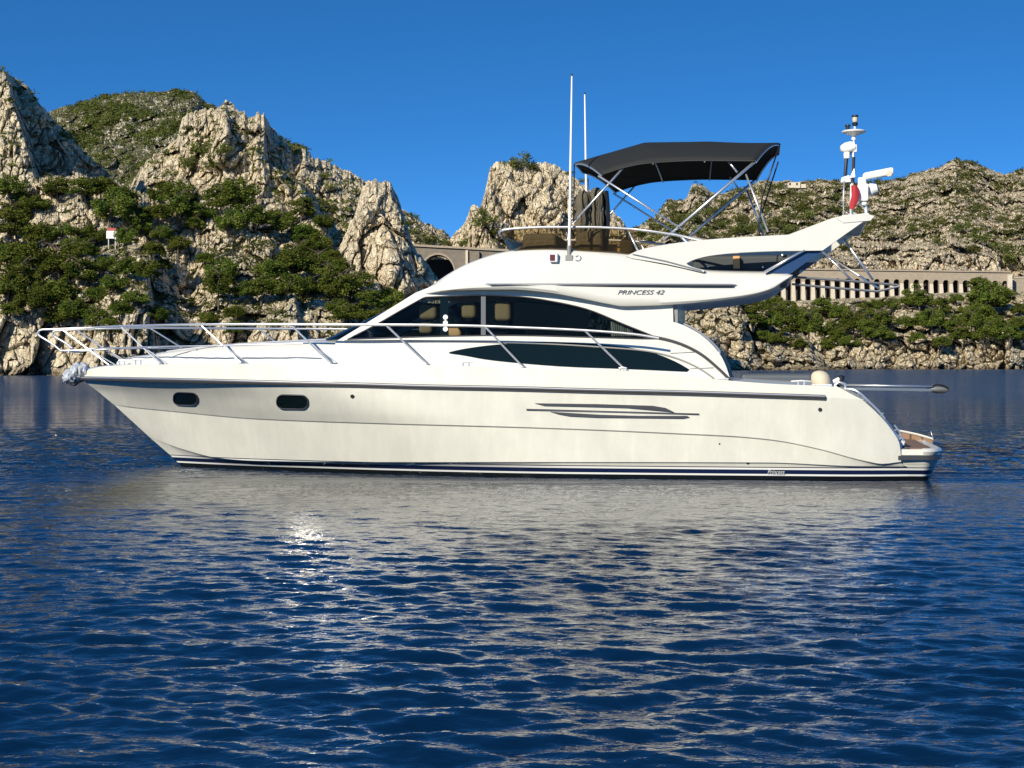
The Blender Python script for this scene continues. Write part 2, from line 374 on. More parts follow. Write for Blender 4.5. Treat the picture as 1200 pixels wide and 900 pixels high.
# ------------------------------------------------------------------ hills and cliffs
ZB = np.full((900, 1200), 1e9)         # distance of the nearest ground seen in each photo pixel, used only to stand plants on it
TERR = []
def massif(name, prof, basey, d0, d1, x0, x1, nu, nv, mat_, shape=1.0, ridges=(), bumps=(), big=6.0, blk=1.5, fine=0.4, stretch=0.7, jag=3.0, seed=0, knee=None, back=40, fs=1.0):
    px = np.linspace(x0, x1, nu)
    sk = np.interp(px, [p[0] for p in prof], [p[1] for p in prof])
    z0 = np.zeros_like(px)
    sk = sk + jag * fbm(px * .06, z0 + seed, z0, 3, seed) + jag * .75 * fbm(px * .24, z0 + seed, z0 + 9, 3, seed + 4)
    vv = np.concatenate([np.linspace(0, 1, nv), 1 + np.linspace(.03, 1, 14) ** 1.5])
    U, V = np.meshgrid(px, vv, indexing='ij'); S = sk[:, None] * np.ones_like(V)
    if isinstance(basey, (int, float)): Bs = np.full_like(U, float(basey))
    else: Bs = np.interp(U, [p[0] for p in basey], [p[1] for p in basey])
    Vc = np.clip(V, 0, 1)
    PY = Bs + (S - Bs) * Vc
    sh = Vc ** shape
    if knee: sh = np.interp(Vc, [0, knee[0], 1], [0, knee[1], 1])
    D = d0 + (d1 - d0) * sh
    for path, sx, A, ya, yb in ridges:
        cx = np.interp(PY, [p[1] for p in path], [p[0] for p in path])
        t = (U - cx)
        prof_ = np.where(t < 0, np.exp(-(t / sx) ** 2), np.exp(-(t / (sx * .10)) ** 2))
        fade = np.clip((PY - ya) / 15, 0, 1) * np.clip((yb - PY) / 15, 0, 1)
        D = D - A * prof_ * fade
    for cx, cy, rx, ry, A in bumps:
        D = D + A * np.exp(-((U - cx) / rx) ** 2 - ((PY - cy) / ry) ** 2)
    X = (U - 600) / F * D; Zz = HC - (PY - HY) / F * D
    Xn, Yn, Zn = X, D * 0.6, Zz
    top = 1 - 0.75 * np.clip((Vc - .93) / .07, 0, 1)
    low = np.clip(Zz / 1.5 + 1, 0.3, 1)
    wx = fbm(Xn * .08, Yn * .08, Zn * .08, 2, seed + 31) * 5
    D2 = -big * ridged((Xn + wx) * .045, Yn * .045, Zn * .028, 4, seed + 3)
    c1, e1 = voro((Xn + wx * .6) * .16 * fs, Yn * .16 * fs, (Zn + wx) * .16 * stretch * fs, seed + 5)
    c2, e2 = voro((Xn + wx * .3) * .42 * fs, Yn * .42 * fs, (Zn - wx * .3) * .42 * stretch * fs, seed + 6)
    c3, e3 = voro(Xn * 1.1 * fs, Yn * 1.1 * fs, Zn * 1.1 * (stretch + .2) * fs, seed + 8)
    D2 = D2 - blk * 2.2 * (c1 - .5) + blk * .8 * np.exp(-e1 * 9) - blk * .9 * (c2 - .5) + blk * .5 * np.exp(-e2 * 9) - fine * 1.2 * (c3 - .5) + fine * .5 * np.exp(-e3 * 9)
    D2 = D2 - fine * 0.8 * fbm(Xn * .9, Yn * .9, Zn * .9 * stretch, 3, seed + 12)
    D = D + D2 * top * low
    D = D + np.where(V > 1, (V - 1) * back, 0)
    X = (U - 600) / F * D; Zz = HC - (PY - HY) / F * D
    # broken, stepped ledges
    Zz = Zz + 0.35 * fine / .4 * fbm(X * .7, D * .7, Zz * .7, 3, seed + 20) * top
    Zz = Zz - np.where(V > 1, (V - 1) * (np.maximum(Zz, 0) + 3), 0)
    me = np_mesh(name, np.stack([X, D, Zz], -1), grid_quads(nu, len(vv)), smooth=False)
    o = tag(link(name, me, mat_), kind='structure')
    # bookkeeping for planting
    fr = (V <= 1.0)
    qx = np.round(600 + X / D * F).astype(int); qy = np.round(HY - (Zz - HC) / D * F).astype(int)
    ok = fr & (qx >= 0) & (qx < 1200) & (qy >= 0) & (qy < 900)
    np.minimum.at(ZB, (qy[ok], qx[ok]), D[ok])
    Nu = np.stack([np.gradient(X, axis=0), np.gradient(D, axis=0), np.gradient(Zz, axis=0)], -1)
    Nv = np.stack([np.gradient(X, axis=1), np.gradient(D, axis=1), np.gradient(Zz, axis=1)], -1)
    N = np.cross(Nu, Nv); N /= np.linalg.norm(N, axis=-1, keepdims=True) + 1e-9
    TERR.append((name, X[:, :nv], D[:, :nv], Zz[:, :nv], np.abs(N[:, :nv, 2]), U[:, :nv], PY[:, :nv]))
    return o

massif('green_hill', [(-40,170),(40,150),(60,129),(90,122),(120,113),(150,109),(180,108),(205,105),(225,107),(245,121),(262,131),(300,150),(360,175)],
       290, 345, 470, -40, 360, 420, 190, M['rock_green'], 1.0, big=9, blk=1.6, fine=.5, jag=1.6, seed=100, back=80)
massif('left_crag', [(-45,70),(-20,75),(0,82),(8,86),(20,92),(30,99),(38,106),(45,120),(55,130),(62,141),(75,150),(90,165),(105,185),(120,195),(140,215),(160,235),(185,262)],
       310, 284, 312, -45, 185, 430, 330, M['rock'], 1.0,
       ridges=[([(6,85),(14,120),(24,150),(34,185),(42,215)], 45, 15, 70, 240), ([(48,125),(66,165),(100,215)], 18, 5, 110, 230)],
       big=4, blk=1.5, fine=.5, jag=3.5, seed=200)
massif('central_crag', [(120,262),(140,240),(155,215),(165,195),(190,175),(208,162),(214,137),(235,128),(256,127),(262,120),(272,119),(279,130),(287,131),(292,137),(300,134),(309,133),(316,146),(325,156),(332,163),(345,180),(352,173),(362,181),(375,186),(390,192),(400,198),(412,202),(425,210),(440,222),(460,242),(485,266)],
       340, 292, 345, 120, 485, 640, 360, M['rock'], 1.0,
       ridges=[([(311,132),(307,190),(330,202),(347,215),(366,240),(378,268),(385,300)], 60, 9, 120, 300), ([(262,120),(268,150),(262,190)], 22, 5, 118, 200)],
       bumps=[(250, 205, 40, 18, 4), (215, 200, 20, 18, 4)],
       big=5, blk=2.2, fine=.55, jag=5, seed=300, fs=.85)
massif('far_ridge', [(440,232),(475,248),(500,262),(512,266),(522,272),(532,284),(545,292),(600,300)],
       330, 400, 440, 440, 600, 240, 120, M['rock_far'], 1.0, big=4, blk=1.4, fine=.5, jag=2.5, seed=400)
massif('rock_spire', [(372,360),(380,325),(390,300),(400,285),(410,262),(418,245),(424,222),(430,213),(437,210),(450,211),(458,218),(465,228),(471,244),(477,262),(481,280),(490,296),(500,308),(512,325),(522,340),(535,362),(550,390)],
       443, 262, 282, 372, 550, 420, 420, M['rock_bare'], 1.2,
       ridges=[([(452,205),(446,250),(468,300),(490,345)], 30, 2.5, 205, 350)], big=5.5, blk=2.2, fine=.5, jag=5, seed=500, fs=.8)
massif('sea_cliff_slope', [(-45,195),(30,208),(100,205),(150,218),(200,240),(250,238),(290,250),(330,268),(360,270),(385,292),(402,312),(440,330),(470,345),(500,368),(530,388),(600,400),(640,410),(720,418)],
       443, 240, 288, -45, 720, 1100, 400, M['rock'], 1.0, knee=(.33, .13),
       ridges=[([(176,290),(172,330),(180,400)], 45, 10, 285, 430), ([(118,280),(122,440)], 18, 2, 360, 445), ([(344,330),(352,440)], 30, 5, 335, 445), ([(415,345),(420,440)], 30, 4, 350, 445)],
       bumps=[(225, 345, 22, 55, 9), (318, 285, 35, 22, -3), (295, 400, 30, 45, -3), (385, 385, 25, 40, -2)],
       big=4.5, blk=2.1, fine=.6, jag=5, seed=600, stretch=.6, fs=.8)
massif('central_rock', [(480,330),(505,300),(525,280),(535,272),(545,262),(550,246),(556,238),(562,245),(567,230),(571,212),(575,195),(582,190),(600,188),(620,192),(640,190),(655,195),(668,203),(680,214),(692,223),(700,232),(712,243),(722,252),(732,262),(745,285),(770,320)],
       438, 350, 372, 480, 770, 560, 330, M['rock_bare'], 1.1,
       ridges=[([(560,240),(565,262),(590,300)], 35, 6, 225, 320), ([(688,220),(700,300)], 90, 3, 215, 320)], big=3.5, blk=1.7, fine=.8, jag=3.5, seed=700, stretch=.5)
massif('right_hill', [(690,290),(735,268),(755,262),(768,253),(778,240),(783,234),(792,233),(800,235),(806,231),(811,217),(817,215),(826,217),(834,226),(842,229),(860,222),(880,216),(900,211),(920,212),(940,213),(960,210),(985,212),(1005,217),(1030,212),(1045,211),(1060,208),(1068,203),(1078,201),(1090,199),(1102,196),(1110,190),(1120,186),(1130,189),(1142,190),(1152,195),(1165,200),(1178,204),(1190,201),(1203,197),(1245,190)],
       365, 592, 780, 690, 1245, 900, 400, M['rock_far'], 1.0, knee=(.38, .12), big=14, blk=5.0, fine=1.1, jag=2.6, seed=800, back=120, fs=.55,
       bumps=[(850, 262, 60, 18, 14)])
massif('right_shore_slope', [(740,352),(860,350),(915,355),(945,352),(985,350),(1010,349),(1040,348),(1075,344),(1120,343),(1180,342),(1245,340)],
       434.5, 500, 548, 740, 1245, 800, 230, M['rock'], 1.0, knee=(.40, .12), big=6, blk=3.6, fine=.6, jag=1.0, seed=900, stretch=.9,
       bumps=[(1010, 415, 15, 14, 4), (965, 405, 20, 20, 6)])
massif('near_headland', [(640,390),(700,350),(780,346),(800,344),(830,350),(850,345),(872,352),(885,372),(900,380),(925,392),(950,400),(960,412),(968,425),(978,437)],
       435.5, 425, 455, 640, 978, 500, 240, M['rock'], .9, big=6, blk=3.4, fine=.55, jag=2.5, seed=1000, stretch=.9,
       bumps=[(850, 375, 20, 20, -3), (895, 415, 10, 12, 4)])
# seabed plateau under the land, so the back of the hills stands on ground
gv = [(-900, 480, -.6), (1400, 640, -.6), (3500, 6000, -.6), (-3500, 6000, -.6)]

# ------------------------------------------------------------------ foliage
def leaf_tris(n, pos, size, seed, up=0.5):
    """n small leaf faces centred on pos (n,3)"""
    r = np.random.default_rng(seed)
    a = r.normal(size=(n, 3)); a /= np.linalg.norm(a, axis=1, keepdims=True)
    b = r.normal(size=(n, 3)); b -= a * (a * b).sum(1, keepdims=True); b /= np.linalg.norm(b, axis=1, keepdims=True)
    a[:, 2] *= up; s = (size * r.uniform(.6, 1.3, n))[:, None]
    v = np.stack([pos - a * s, pos + b * s * .55, pos + a * s, pos - b * s * .55], 1)
    return v.reshape(-1, 3), np.arange(n * 4).reshape(-1, 4)

def pine_crown(seed, w=1.0, tall=.72, lean=0.15):
    """umbrella pine crown about 1 wide, base of trunk at origin"""
    r = np.random.default_rng(seed); P = []
    nc = 34
    for i in range(nc):
        a = r.random() * 6.283; rad = .40 * math.sqrt(r.random()); zz = tall * (.30 + .62 * r.random() * (1 - (rad / .46) ** 2 * .55))
        c = np.array([rad * math.cos(a) + lean * zz, rad * math.sin(a), zz]); sx = r.uniform(.09, .17); sz = sx * r.uniform(.6, .95)
        m = int(170 * (sx / .15) ** 2)
        d = r.normal(size=(m, 3)); d /= np.linalg.norm(d, axis=1, keepdims=True); d *= (r.random((m, 1)) ** .35)
        d[:, 2] = np.where(d[:, 2] < 0, d[:, 2] * .6, d[:, 2])
        P.append(c + d * np.array([sx, sx, sz]))
    P = np.concatenate(P); v, q = leaf_tris(len(P), P, .030, seed + 1, .5)
    return np_mesh('pine_crown_mesh', v, q, smooth=False)

def pine_trunk(seed, tall=.72, lean=0.15):
    r = random.Random(seed); b = MB()
    top = Vector((lean * tall * .9, 0, tall * .85))
    b.tube(smooth_path([(0, 0, -.12), (lean * tall * .2, .02, tall * .25), (lean * tall * .6, -.02, tall * .55), top], 4), [.026 - .018 * i / 12 for i in range(13)], 6)
    for i in range(6):
        t = .35 + .5 * r.random(); p = Vector((lean * tall * t, 0, tall * t)); a = r.random() * 6.28
        b.tube([p, p + Vector((math.cos(a) * .16, math.sin(a) * .16, .10)), p + Vector((math.cos(a) * .30, math.sin(a) * .30, .16))], [.011, .008, .004], 5)
    me = bpy.data.meshes.new('pine_trunk_mesh'); me.from_pydata(b.v, [], b.f); me.update(); me.materials.append(M['bark'])
    return me

def bush_mesh(seed):
    r = np.random.default_rng(seed); P = []
    for i in range(9):
        a = r.random() * 6.283; rad = .32 * math.sqrt(r.random()); c = np.array([rad * math.cos(a), rad * math.sin(a), .12 + .25 * r.random()]); sx = r.uniform(.12, .22)
        d = r.normal(size=(70, 3)); d /= np.linalg.norm(d, axis=1, keepdims=True); d *= (r.random((70, 1)) ** .4)
        P.append(c + d * np.array([sx, sx, sx * .8]))
    P = np.concatenate(P); v, q = leaf_tris(len(P), P, .036, seed + 1, .7)
    return np_mesh('bush_mesh', v, q, smooth=False)

PINES = [(pine_crown(900 + i, tall=t, lean=l), pine_trunk(900 + i, t, l)) for i, (t, l) in enumerate([(.72, .1), (.62, -.1), (.85, .15), (.66, .25), (.78, -.18), (.95, .05), (.58, .0)])]
for c, t in PINES: c.materials.append(M['pine'])
BUSH = [bush_mesh(70 + i) for i in range(4)]
for b in BUSH: b.materials.append(M['scrub'])

def ground_d(px, py):
    x = int(min(max(px, 2), 1197)); y = int(py)
    w = ZB[y-2:y+3, x-2:x+3]; w = w[w < 1e8]
    return float(np.median(w)) if len(w) else None

ORD = ['first','second','third','fourth','fifth','sixth','seventh','eighth','ninth','tenth','eleventh','twelfth','thirteenth','fourteenth','fifteenth','sixteenth','seventeenth','eighteenth','nineteenth','twentieth',
       'twenty-first','twenty-second','twenty-third','twenty-fourth','twenty-fifth','twenty-sixth','twenty-seventh','twenty-eighth']
def grow(rows, kind):
    k = 0
    for where, group, items in rows:
        items = sorted(items); n = len(items)
        for i, (cx, cy, w) in enumerate(items):
            tall = .74 if kind == 'pine' else .45
            by = cy + w * tall * .5
            d = ground_d(cx, by)
            if d is None: d = ground_d(cx, cy)
            if d is None: print('no ground', cx, cy); continue
            s = w / F * d * (1.08 if kind == 'pine' else 1.25) * random.uniform(.82, 1.12)
            p = W(cx, by, d - s * .15)
            if kind == 'pine':
                cm, tm = PINES[(k * 3 + i) % len(PINES)]
                o = empty('pine_tree', p, random.uniform(-.6, .6)); o.scale = (s, s, s * random.uniform(.9, 1.15))
                for nm, me in (('crown', cm), ('trunk', tm)):
                    c = bpy.data.objects.new(nm, me); c.parent = o; COL.objects.link(c)
                size = 'large' if w >= 44 else ('small' if w < 32 else 'medium')
                lab = '%s green pine, %s from the left %s' % (size, ORD[i], where)
                tag(o, lab, 'pine tree', group)
            else:
                o = bpy.data.objects.new('bush', BUSH[k % 4]); COL.objects.link(o); o.location = p; o.scale = (s, s, s * random.uniform(.8, 1.1)); o.rotation_euler = (0, 0, random.random() * 6)
                tag(o, 'dark green bush, %s from the left %s' % (ORD[i], where), 'bush', group)
            k += 1

grow([
 ('below the left crag', 'pines below the left crag', [(12,222,44),(42,232,46),(66,222,38),(95,222,40),(118,218,46),(140,228,50),(127,246,50),(160,246,36),(20,246,44)]),
 ('below the green gully', 'pines below the green hill', [(186,228,34),(206,222,50),(212,244,48),(185,250,36),(236,246,38),(258,240,40)]),
 ('below the central crag', 'pines at the foot of the central crag', [(276,234,50),(300,254,52),(266,262,38),(326,248,34),(330,268,36),(352,250,32),(354,272,40),(368,288,34),(378,262,26)]),
 ('level with the white signboard', 'pines around the signboard', [(14,270,50),(44,272,50),(70,268,36),(86,290,40),(108,274,38),(104,292,38),(160,268,34),(186,272,34),(208,286,34),(178,292,34),(148,284,30),(230,262,30)]),
 ('halfway up the left slope', 'pines halfway up the left slope', [(10,302,42),(38,300,54),(66,312,56),(90,322,46),(30,330,50),(116,308,36),(150,314,40),(132,330,44),(172,322,38),(160,346,38),(112,342,34),(240,300,34),(256,316,40),(8,338,44),(190,312,24)]),
 ('on top of the left sea cliff', 'pines on the left sea cliff top', [(12,362,30),(36,352,46),(66,350,50),(92,364,46),(112,378,34),(140,362,36),(178,368,34),(66,372,30),(184,388,26),(128,388,26)]),
 ('in the gully beside the bow rail', 'pines in the gully behind the bow rail', [(256,344,36),(274,364,34),(248,372,28),(272,386,28),(286,342,30)]),
 ('below the rock spire', 'pines below the rock spire', [(316,318,44),(342,312,46),(372,316,42),(306,340,38),(334,336,44),(362,334,40),(386,334,40),(398,318,34),(352,298,30),(404,342,44),(424,334,36),(430,354,44),(452,350,36),(410,366,38),(440,372,36),(392,358,30),(460,366,26),(388,300,26)]),
 ('beneath the flybridge tail', 'pines behind the flybridge wing', [(884,364,28),(906,358,30),(900,378,30),(924,366,26),(868,352,26),(926,386,34),(892,392,24),(846,350,24),(884,376,26),(910,368,28),(940,376,26),(912,396,24),(830,352,22)]),
 ('below the gallery\'s left half', 'pines below the gallery', [(942,362,32),(962,362,34),(984,368,30),(948,388,36),(974,386,36),(1000,384,32),(1028,356,26),(1034,374,34),(1012,364,26),(996,398,30),(938,402,26),(1042,392,24),(966,402,26),(1012,380,30),(1024,392,26),(984,394,28),(1046,360,22)]),
 ('below the gallery\'s right half', 'pines below the right end of the gallery', [(1062,376,30),(1078,354,34),(1100,362,32),(1064,350,26),(1092,380,34),(1114,376,36),(1128,392,34),(1102,398,30),(1146,336,30),(1154,350,46),(1146,368,42),(1172,376,38),(1154,392,38),(1182,392,34),(1192,362,24),(1194,380,28),(1074,396,26),(1132,360,22),(1180,350,26),(1120,350,22),(1084,370,28),(1138,380,30),(1190,394,26),(1166,356,30)]),
], 'pine')
grow([
 ('on the scree above the gallery', 'bushes above the gallery', [(924,248,20),(938,240,30),(946,252,26),(910,262,30),(925,270,32),(978,232,18),(980,246,18),(896,248,20),(868,258,26),(850,240,22),(1148,278,36),(1175,290,34),(1192,302,40),(1140,292,26),(1100,284,18),(1070,268,20),(1048,258,20),(1128,268,24),(1020,262,14),(990,290,22),(972,278,18),(1172,256,14)]),
 ('on the green slope under the canopy', 'bushes seen under the canopy', [(752,272,26),(770,266,28),(792,258,30),(812,256,32),(834,250,28),(846,262,30),(868,270,28),(822,270,34),(790,274,34),(890,266,26),(765,280,26)]),
 ('on the flat top of the central rock', 'bushes on the central rock', [(612,192,28),(600,193,16),(626,197,16),(668,203,12),(684,212,12)]),
 ('low on the left flank of the central rock', 'bushes on the flank of the central rock', [(564,250,20),(568,262,26),(546,284,22),(580,272,16)]),
 ('on the ridge crests of the central crag', 'bushes on the crag crests', [(347,177,10),(220,150,18),(196,178,20),(236,178,34),(262,176,30),(222,192,28),(250,192,24),(300,176,14),(380,206,18),(388,220,16),(418,226,14),(392,246,20),(376,240,16),(330,172,10)]),
 ('on the slope behind the stone arch', 'bushes behind the stone arch', [(485,272,20),(500,280,24),(520,284,20),(474,262,14)]),
], 'bush')

# low garrigue covering the ledges: nobody could count it
def scrub(name, density, names, size, minflat, nleaf=26, seed=1, px_ok=None):
    r = np.random.default_rng(seed); V = []; Q = []; n0 = 0
    for (nm, X, D, Zz, NZ, U, PY) in TERR:
        if nm not in names: continue
        msk = fbm(X * .06, D * .06, Zz * .06, 3, seed + 40)
        pr = np.clip((NZ - minflat) * 3, 0, 1) * (.06 + np.clip((msk + .12) * 3.0, 0, 1)) * (Zz > 5)
        if px_ok is not None: pr = pr * px_ok(U, PY)
        w = pr.ravel(); n = int(density[names.index(nm)]); 
        if w.sum() == 0: continue
        idx = r.choice(len(w), n, p=w / w.sum())
        c = np.stack([X.ravel()[idx], D.ravel()[idx], Zz.ravel()[idx]], 1)
        s = size * r.uniform(.5, 1.4, n)
        d = r.normal(size=(n, nleaf, 3)); d /= np.linalg.norm(d, axis=2, keepdims=True); d *= r.random((n, nleaf, 1)) ** .5
        d[:, :, 2] = np.abs(d[:, :, 2]) * .7
        p = (c[:, None, :] + d * s[:, None, None]).reshape(-1, 3)
        v, q = leaf_tris(len(p), p, size * .24, seed + 5, .7); V.append(v); Q.append(q + n0); n0 += len(v)
    me = np_mesh(name, np.concatenate(V), np.concatenate(Q), smooth=False)
    return tag(link(name, me, M['scrub']), 'low dark green scrub growing on the limestone ledges', 'scrub', kind='stuff')
scrub('hill_scrub', [8500, 350, 600, 220, 110], ['green_hill', 'left_crag', 'central_crag', 'far_ridge', 'central_rock'], 1.15, .25, seed=3)
scrub('slope_scrub', [900, 450, 220], ['sea_cliff_slope', 'right_shore_slope', 'near_headland'], 1.0, .35, seed=4, px_ok=lambda U, PY: (PY < 392) * 1.0)
scrub('far_scrub', [4200], ['right_hill'], 1.7, .28, seed=5, px_ok=lambda U, PY: ((PY < 280) | (PY > 350)) * 1.0 + ((PY >= 280) & (PY <= 350)) * .06)
# ------------------------------------------------------------------ stone viaduct and arcaded gallery of the railway
def masonry(name, c1, c2, sc):
    m = mat(name, c1, .95); b = nn(m, 'ShaderNodeTexBrick'); t = nn(m, 'ShaderNodeTexCoord'); mp = nn(m, 'ShaderNodeMapping')
    mp.inputs['Rotation'].default_value = (R(90), 0, 0)
    lk(m, t.outputs['Object'], mp.inputs['Vector']); lk(m, mp.outputs[0], b.inputs['Vector'])
    b.inputs['Color1'].default_value = (*c1, 1); b.inputs['Color2'].default_value = (*c2, 1); b.inputs['Mortar'].default_value = (c1[0]*.6, c1[1]*.6, c1[2]*.6, 1)
    b.inputs['Scale'].default_value = sc; b.inputs['Mortar Size'].default_value = .03
    n = noise_tex(m, .7, 5, t.outputs['Object']); lk(m, mixc(m, n.outputs['Fac'], b.outputs['Color'], (c2[0]*1.1, c2[1]*1.05, c2[2]), 'MIX'), base(m))
    bump(m, b.outputs['Fac'], .05, -.5); return m
M['ashlar'] = masonry('grey_ashlar', (.125, .112, .092), (.20, .18, .15), .9)
M['ashlar_light'] = masonry('pale_ashlar', (.25, .21, .16), (.33, .285, .22), .6)
M['pier_stone'] = masonry('pale_pier_stone', (.50, .45, .36), (.58, .53, .43), .7)
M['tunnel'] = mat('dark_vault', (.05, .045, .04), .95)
M['post_paint'] = mat('pale_post_paint', (.6, .6, .56), .6)

Dv = 322.0
def wv_(px, py): p = W(px, py, Dv); return (p.x, p.z)
vt = empty('stone_viaduct', (W(545, 330, Dv).x, Dv, 0)); ox, oy = vt.location.x, vt.location.y
tag(vt, 'grey stone railway bridge with one round arch between the spire and the central rock', 'viaduct')
x0, zt0 = wv_(470, 288); x1, zt1 = wv_(690, 300); zb = -.6
acx, acz = wv_(513, 321); ar = 19.5 / F * Dv
arch = [(acx + ar * math.cos(a), acz + ar * 1.15 * math.sin(a)) for a in np.linspace(0, math.pi, 22)]
outer = [(x0, zb), (acx - ar, zb)] + arch[::-1] + [(acx + ar, zb), (x1, zb), (x1, zt1), (x0, zt0)]
loc = lambda pts: [(x - ox, z) for x, z in pts]
b = MB(); b.panel(loc(outer), [], lambda x, z: 0, 5.0); b.build('wall', M['ashlar'], vt)
b = MB()
for i in range(len(arch) - 1):       # voussoir ring standing proud
    (xa, za), (xb, zb_) = arch[i], arch[i+1]; k = 1.10
    oa = (acx + (xa - acx) * k, acz + (za - acz) * k); ob = (acx + (xb - acx) * k, acz + (zb_ - acz) * k)
    b.add([(x - ox, y, z) for y in (-.18, 0.0) for x, z in ((xa, za), (xb, zb_), ob, oa)], [(0,1,2,3), (0,4,5,1), (2,6,7,3), (1,5,6,2), (0,3,7,4)])
b.build('arch_ring', M['ashlar_light'], vt)
b = MB(); L_ = x1 - x0
b.add([(x - ox, y, z + dz) for (x, z) in ((x0, zt0), (x1, zt1)) for y in (-.45, 5.4) for dz in (0.02, .42)], [(0,1,3,2), (4,6,7,5), (0,4,5,1), (2,3,7,6), (1,5,7,3), (0,2,6,4)])
b.build('parapet_coping', M['ashlar_light'], vt)
b = MB(); px_ = wv_(547, 300)[0]; b.box((px_ - ox, -.25, (zt0 + zb) / 2 - .5), (.45, .5, zt0 - zb - .8)); b.build('pilaster', M['pier_stone'], vt)
b = MB(); px_ = wv_(559, 300)[0]; b.box((px_ - ox, -.4, (zt0 + zb) / 2 - .6), (.9, .8, zt0 - zb - 1)); b.build('buttress', M['ashlar'], vt)
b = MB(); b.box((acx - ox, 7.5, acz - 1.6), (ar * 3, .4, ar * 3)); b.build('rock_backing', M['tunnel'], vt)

Dg = 557.0
def wg(px, py): p = W(px, py, Dg); return (p.x, p.z)
ga = empty('railway_gallery', (wg(1045, 0)[0], Dg, 0)); gx = ga.location.x
tag(ga, 'long pale stone railway gallery with a row of arched openings on the right hillside', 'gallery')
PX = [918 + 11.55 * i for i in range(24)]                 # pier positions in the photo
top = lambda px: np.interp(px, [880, 1180], [315.5, 319.5]); spring = lambda px: np.interp(px, [915, 1180], [329, 333]); foot = lambda px: np.interp(px, [905, 985, 1010, 1180], [362, 357, 351, 346])
loop = []
xa, za = wg(895, top(895)); loop = [(wg(1183, 0)[0], wg(0, 345)[1]), (wg(1183, 0)[0], wg(0, top(1183))[1]), (xa, za), (xa, wg(0, 366)[1])]
for i in range(-1, 23):
    c = 918 + 11.55 * (i + .5); hw = 3.6
    xc, zs = wg(c, spring(c)); r_ = hw / F * Dg
    loop.append((xc - r_, wg(0, foot(c) + 6)[1]))
    for a in np.linspace(math.pi, 0, 9): loop.append((xc + r_ * math.cos(a), zs + r_ * 1.1 * math.sin(a)))
    loop.append((xc + r_, wg(0, foot(c) + 6)[1]))
b = MB(); b.panel([(x - gx, z) for x, z in loop], [], lambda x, z: 0, 1.6); b.build('arcade_wall', M['ashlar_light'], ga)
pm = MB(); zt = 0; pm.add([(-.85, -1.0, -10), (.85, -1.0, -10), (.85, 0, -10), (-.85, 0, -10), (-.55, -.28, 0), (.55, -.28, 0), (.55, 0, 0), (-.55, 0, 0)],
     [(0,1,5,4), (1,2,6,5), (3,0,4,7), (4,5,6,7)])
pier0 = None
for i, px in enumerate(PX):
    x, z = wg(px, spring(px) + 1)
    if pier0 is None: pier0 = o = pm.build('pier', M['pier_stone'], ga)
    else: o = pier0.copy(); COL.objects.link(o); o.parent = ga
    hgt = (foot(px) + 6 - spring(px)) / F * Dg
    o.location = (x - gx, -.02, z); o.scale = (1, 1, hgt / 10)
b = MB(); xr = wg(1183, 0)[0]
b.add([(x - gx, y, z + dz) for (x, z) in (wg(893, top(893)), wg(1184, top(1184))) for y in (-.5, 12) for dz in (.02, .5)], [(0,1,3,2), (4,6,7,5), (0,4,5,1), (2,3,7,6), (1,5,7,3), (0,2,6,4)])
b.build('roof_slab', M['ashlar_light'], ga)
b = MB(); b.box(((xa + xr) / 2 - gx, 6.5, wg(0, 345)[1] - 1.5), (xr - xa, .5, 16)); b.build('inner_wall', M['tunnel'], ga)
b = MB(); x, z = wg(1178, 333); b.box((x - gx + 1.2, -.9, z - .6), (1.5, 1.2, 7.5)); b.build('end_pier', M['pier_stone'], ga)

rw = empty('retaining_wall', (wg(1215, 0)[0], Dg + 3, 0))
tag(rw, 'plain low stone retaining wall continuing right of the arcaded gallery', 'wall')
b = MB(); z0_ = wg(0, 339)[1]; z1_ = wg(0, 325)[1]; b.box((0, 0, (z0_ + z1_) / 2 - 1), (wg(1250, 0)[0] - wg(1184, 0)[0], 1.0, z1_ - z0_ + 2)); b.build('wall', M['ashlar_light'], rw, .1)
b = MB(); b.box((0, -.1, z1_ + .16), (wg(1250, 0)[0] - wg(1184, 0)[0] + .4, 1.5, .3)); b.build('coping', M['pier_stone'], rw)
# ruin on the crest and the signboard
ru = W(930, 217.5, 758); rt = empty('stone_hut', ru); tag(rt, 'small pale roofless stone hut on the crest of the right hill', 'hut')
b = MB(); b.box((0, 0, .0), (5.5, 4, 2.6)); b.box((4, .3, -.3), (3.0, 3, 1.8)); b.build('wall', M['pier_stone'], rt, .1)
b = MB()
for dx_ in (-2, 1.2): b.box((dx_, -2.03, .5), (.8, .08, 1.1))
b.build('opening', M['tunnel'], rt)
dsg = (ground_d(131, 284) or 260) - 5
sp = W(131, 284, dsg); sg = empty('signboard', sp); tag(sg, 'small white signboard with red top edge standing among pines on the left slope', 'sign')
s_ = dsg / F
b = MB(); b.box((0, 0, 9 * s_), (12.5 * s_, .12, 9 * s_)); b.build('board', mat('sign_white', (.8, .8, .76), .6), sg)
b = MB(); b.box((0, -.02, 15.2 * s_), (10 * s_, .16, 3.2 * s_)); b.build('red_header', mat('sign_red', (.35, .06, .04), .6), sg)
for x_ in (-4, 4):
    b = MB(); b.tube([(x_ * s_, .15, -2), (x_ * s_, .15, 15 * s_)], .08, 8); b.build('post', M['post_paint'], sg)
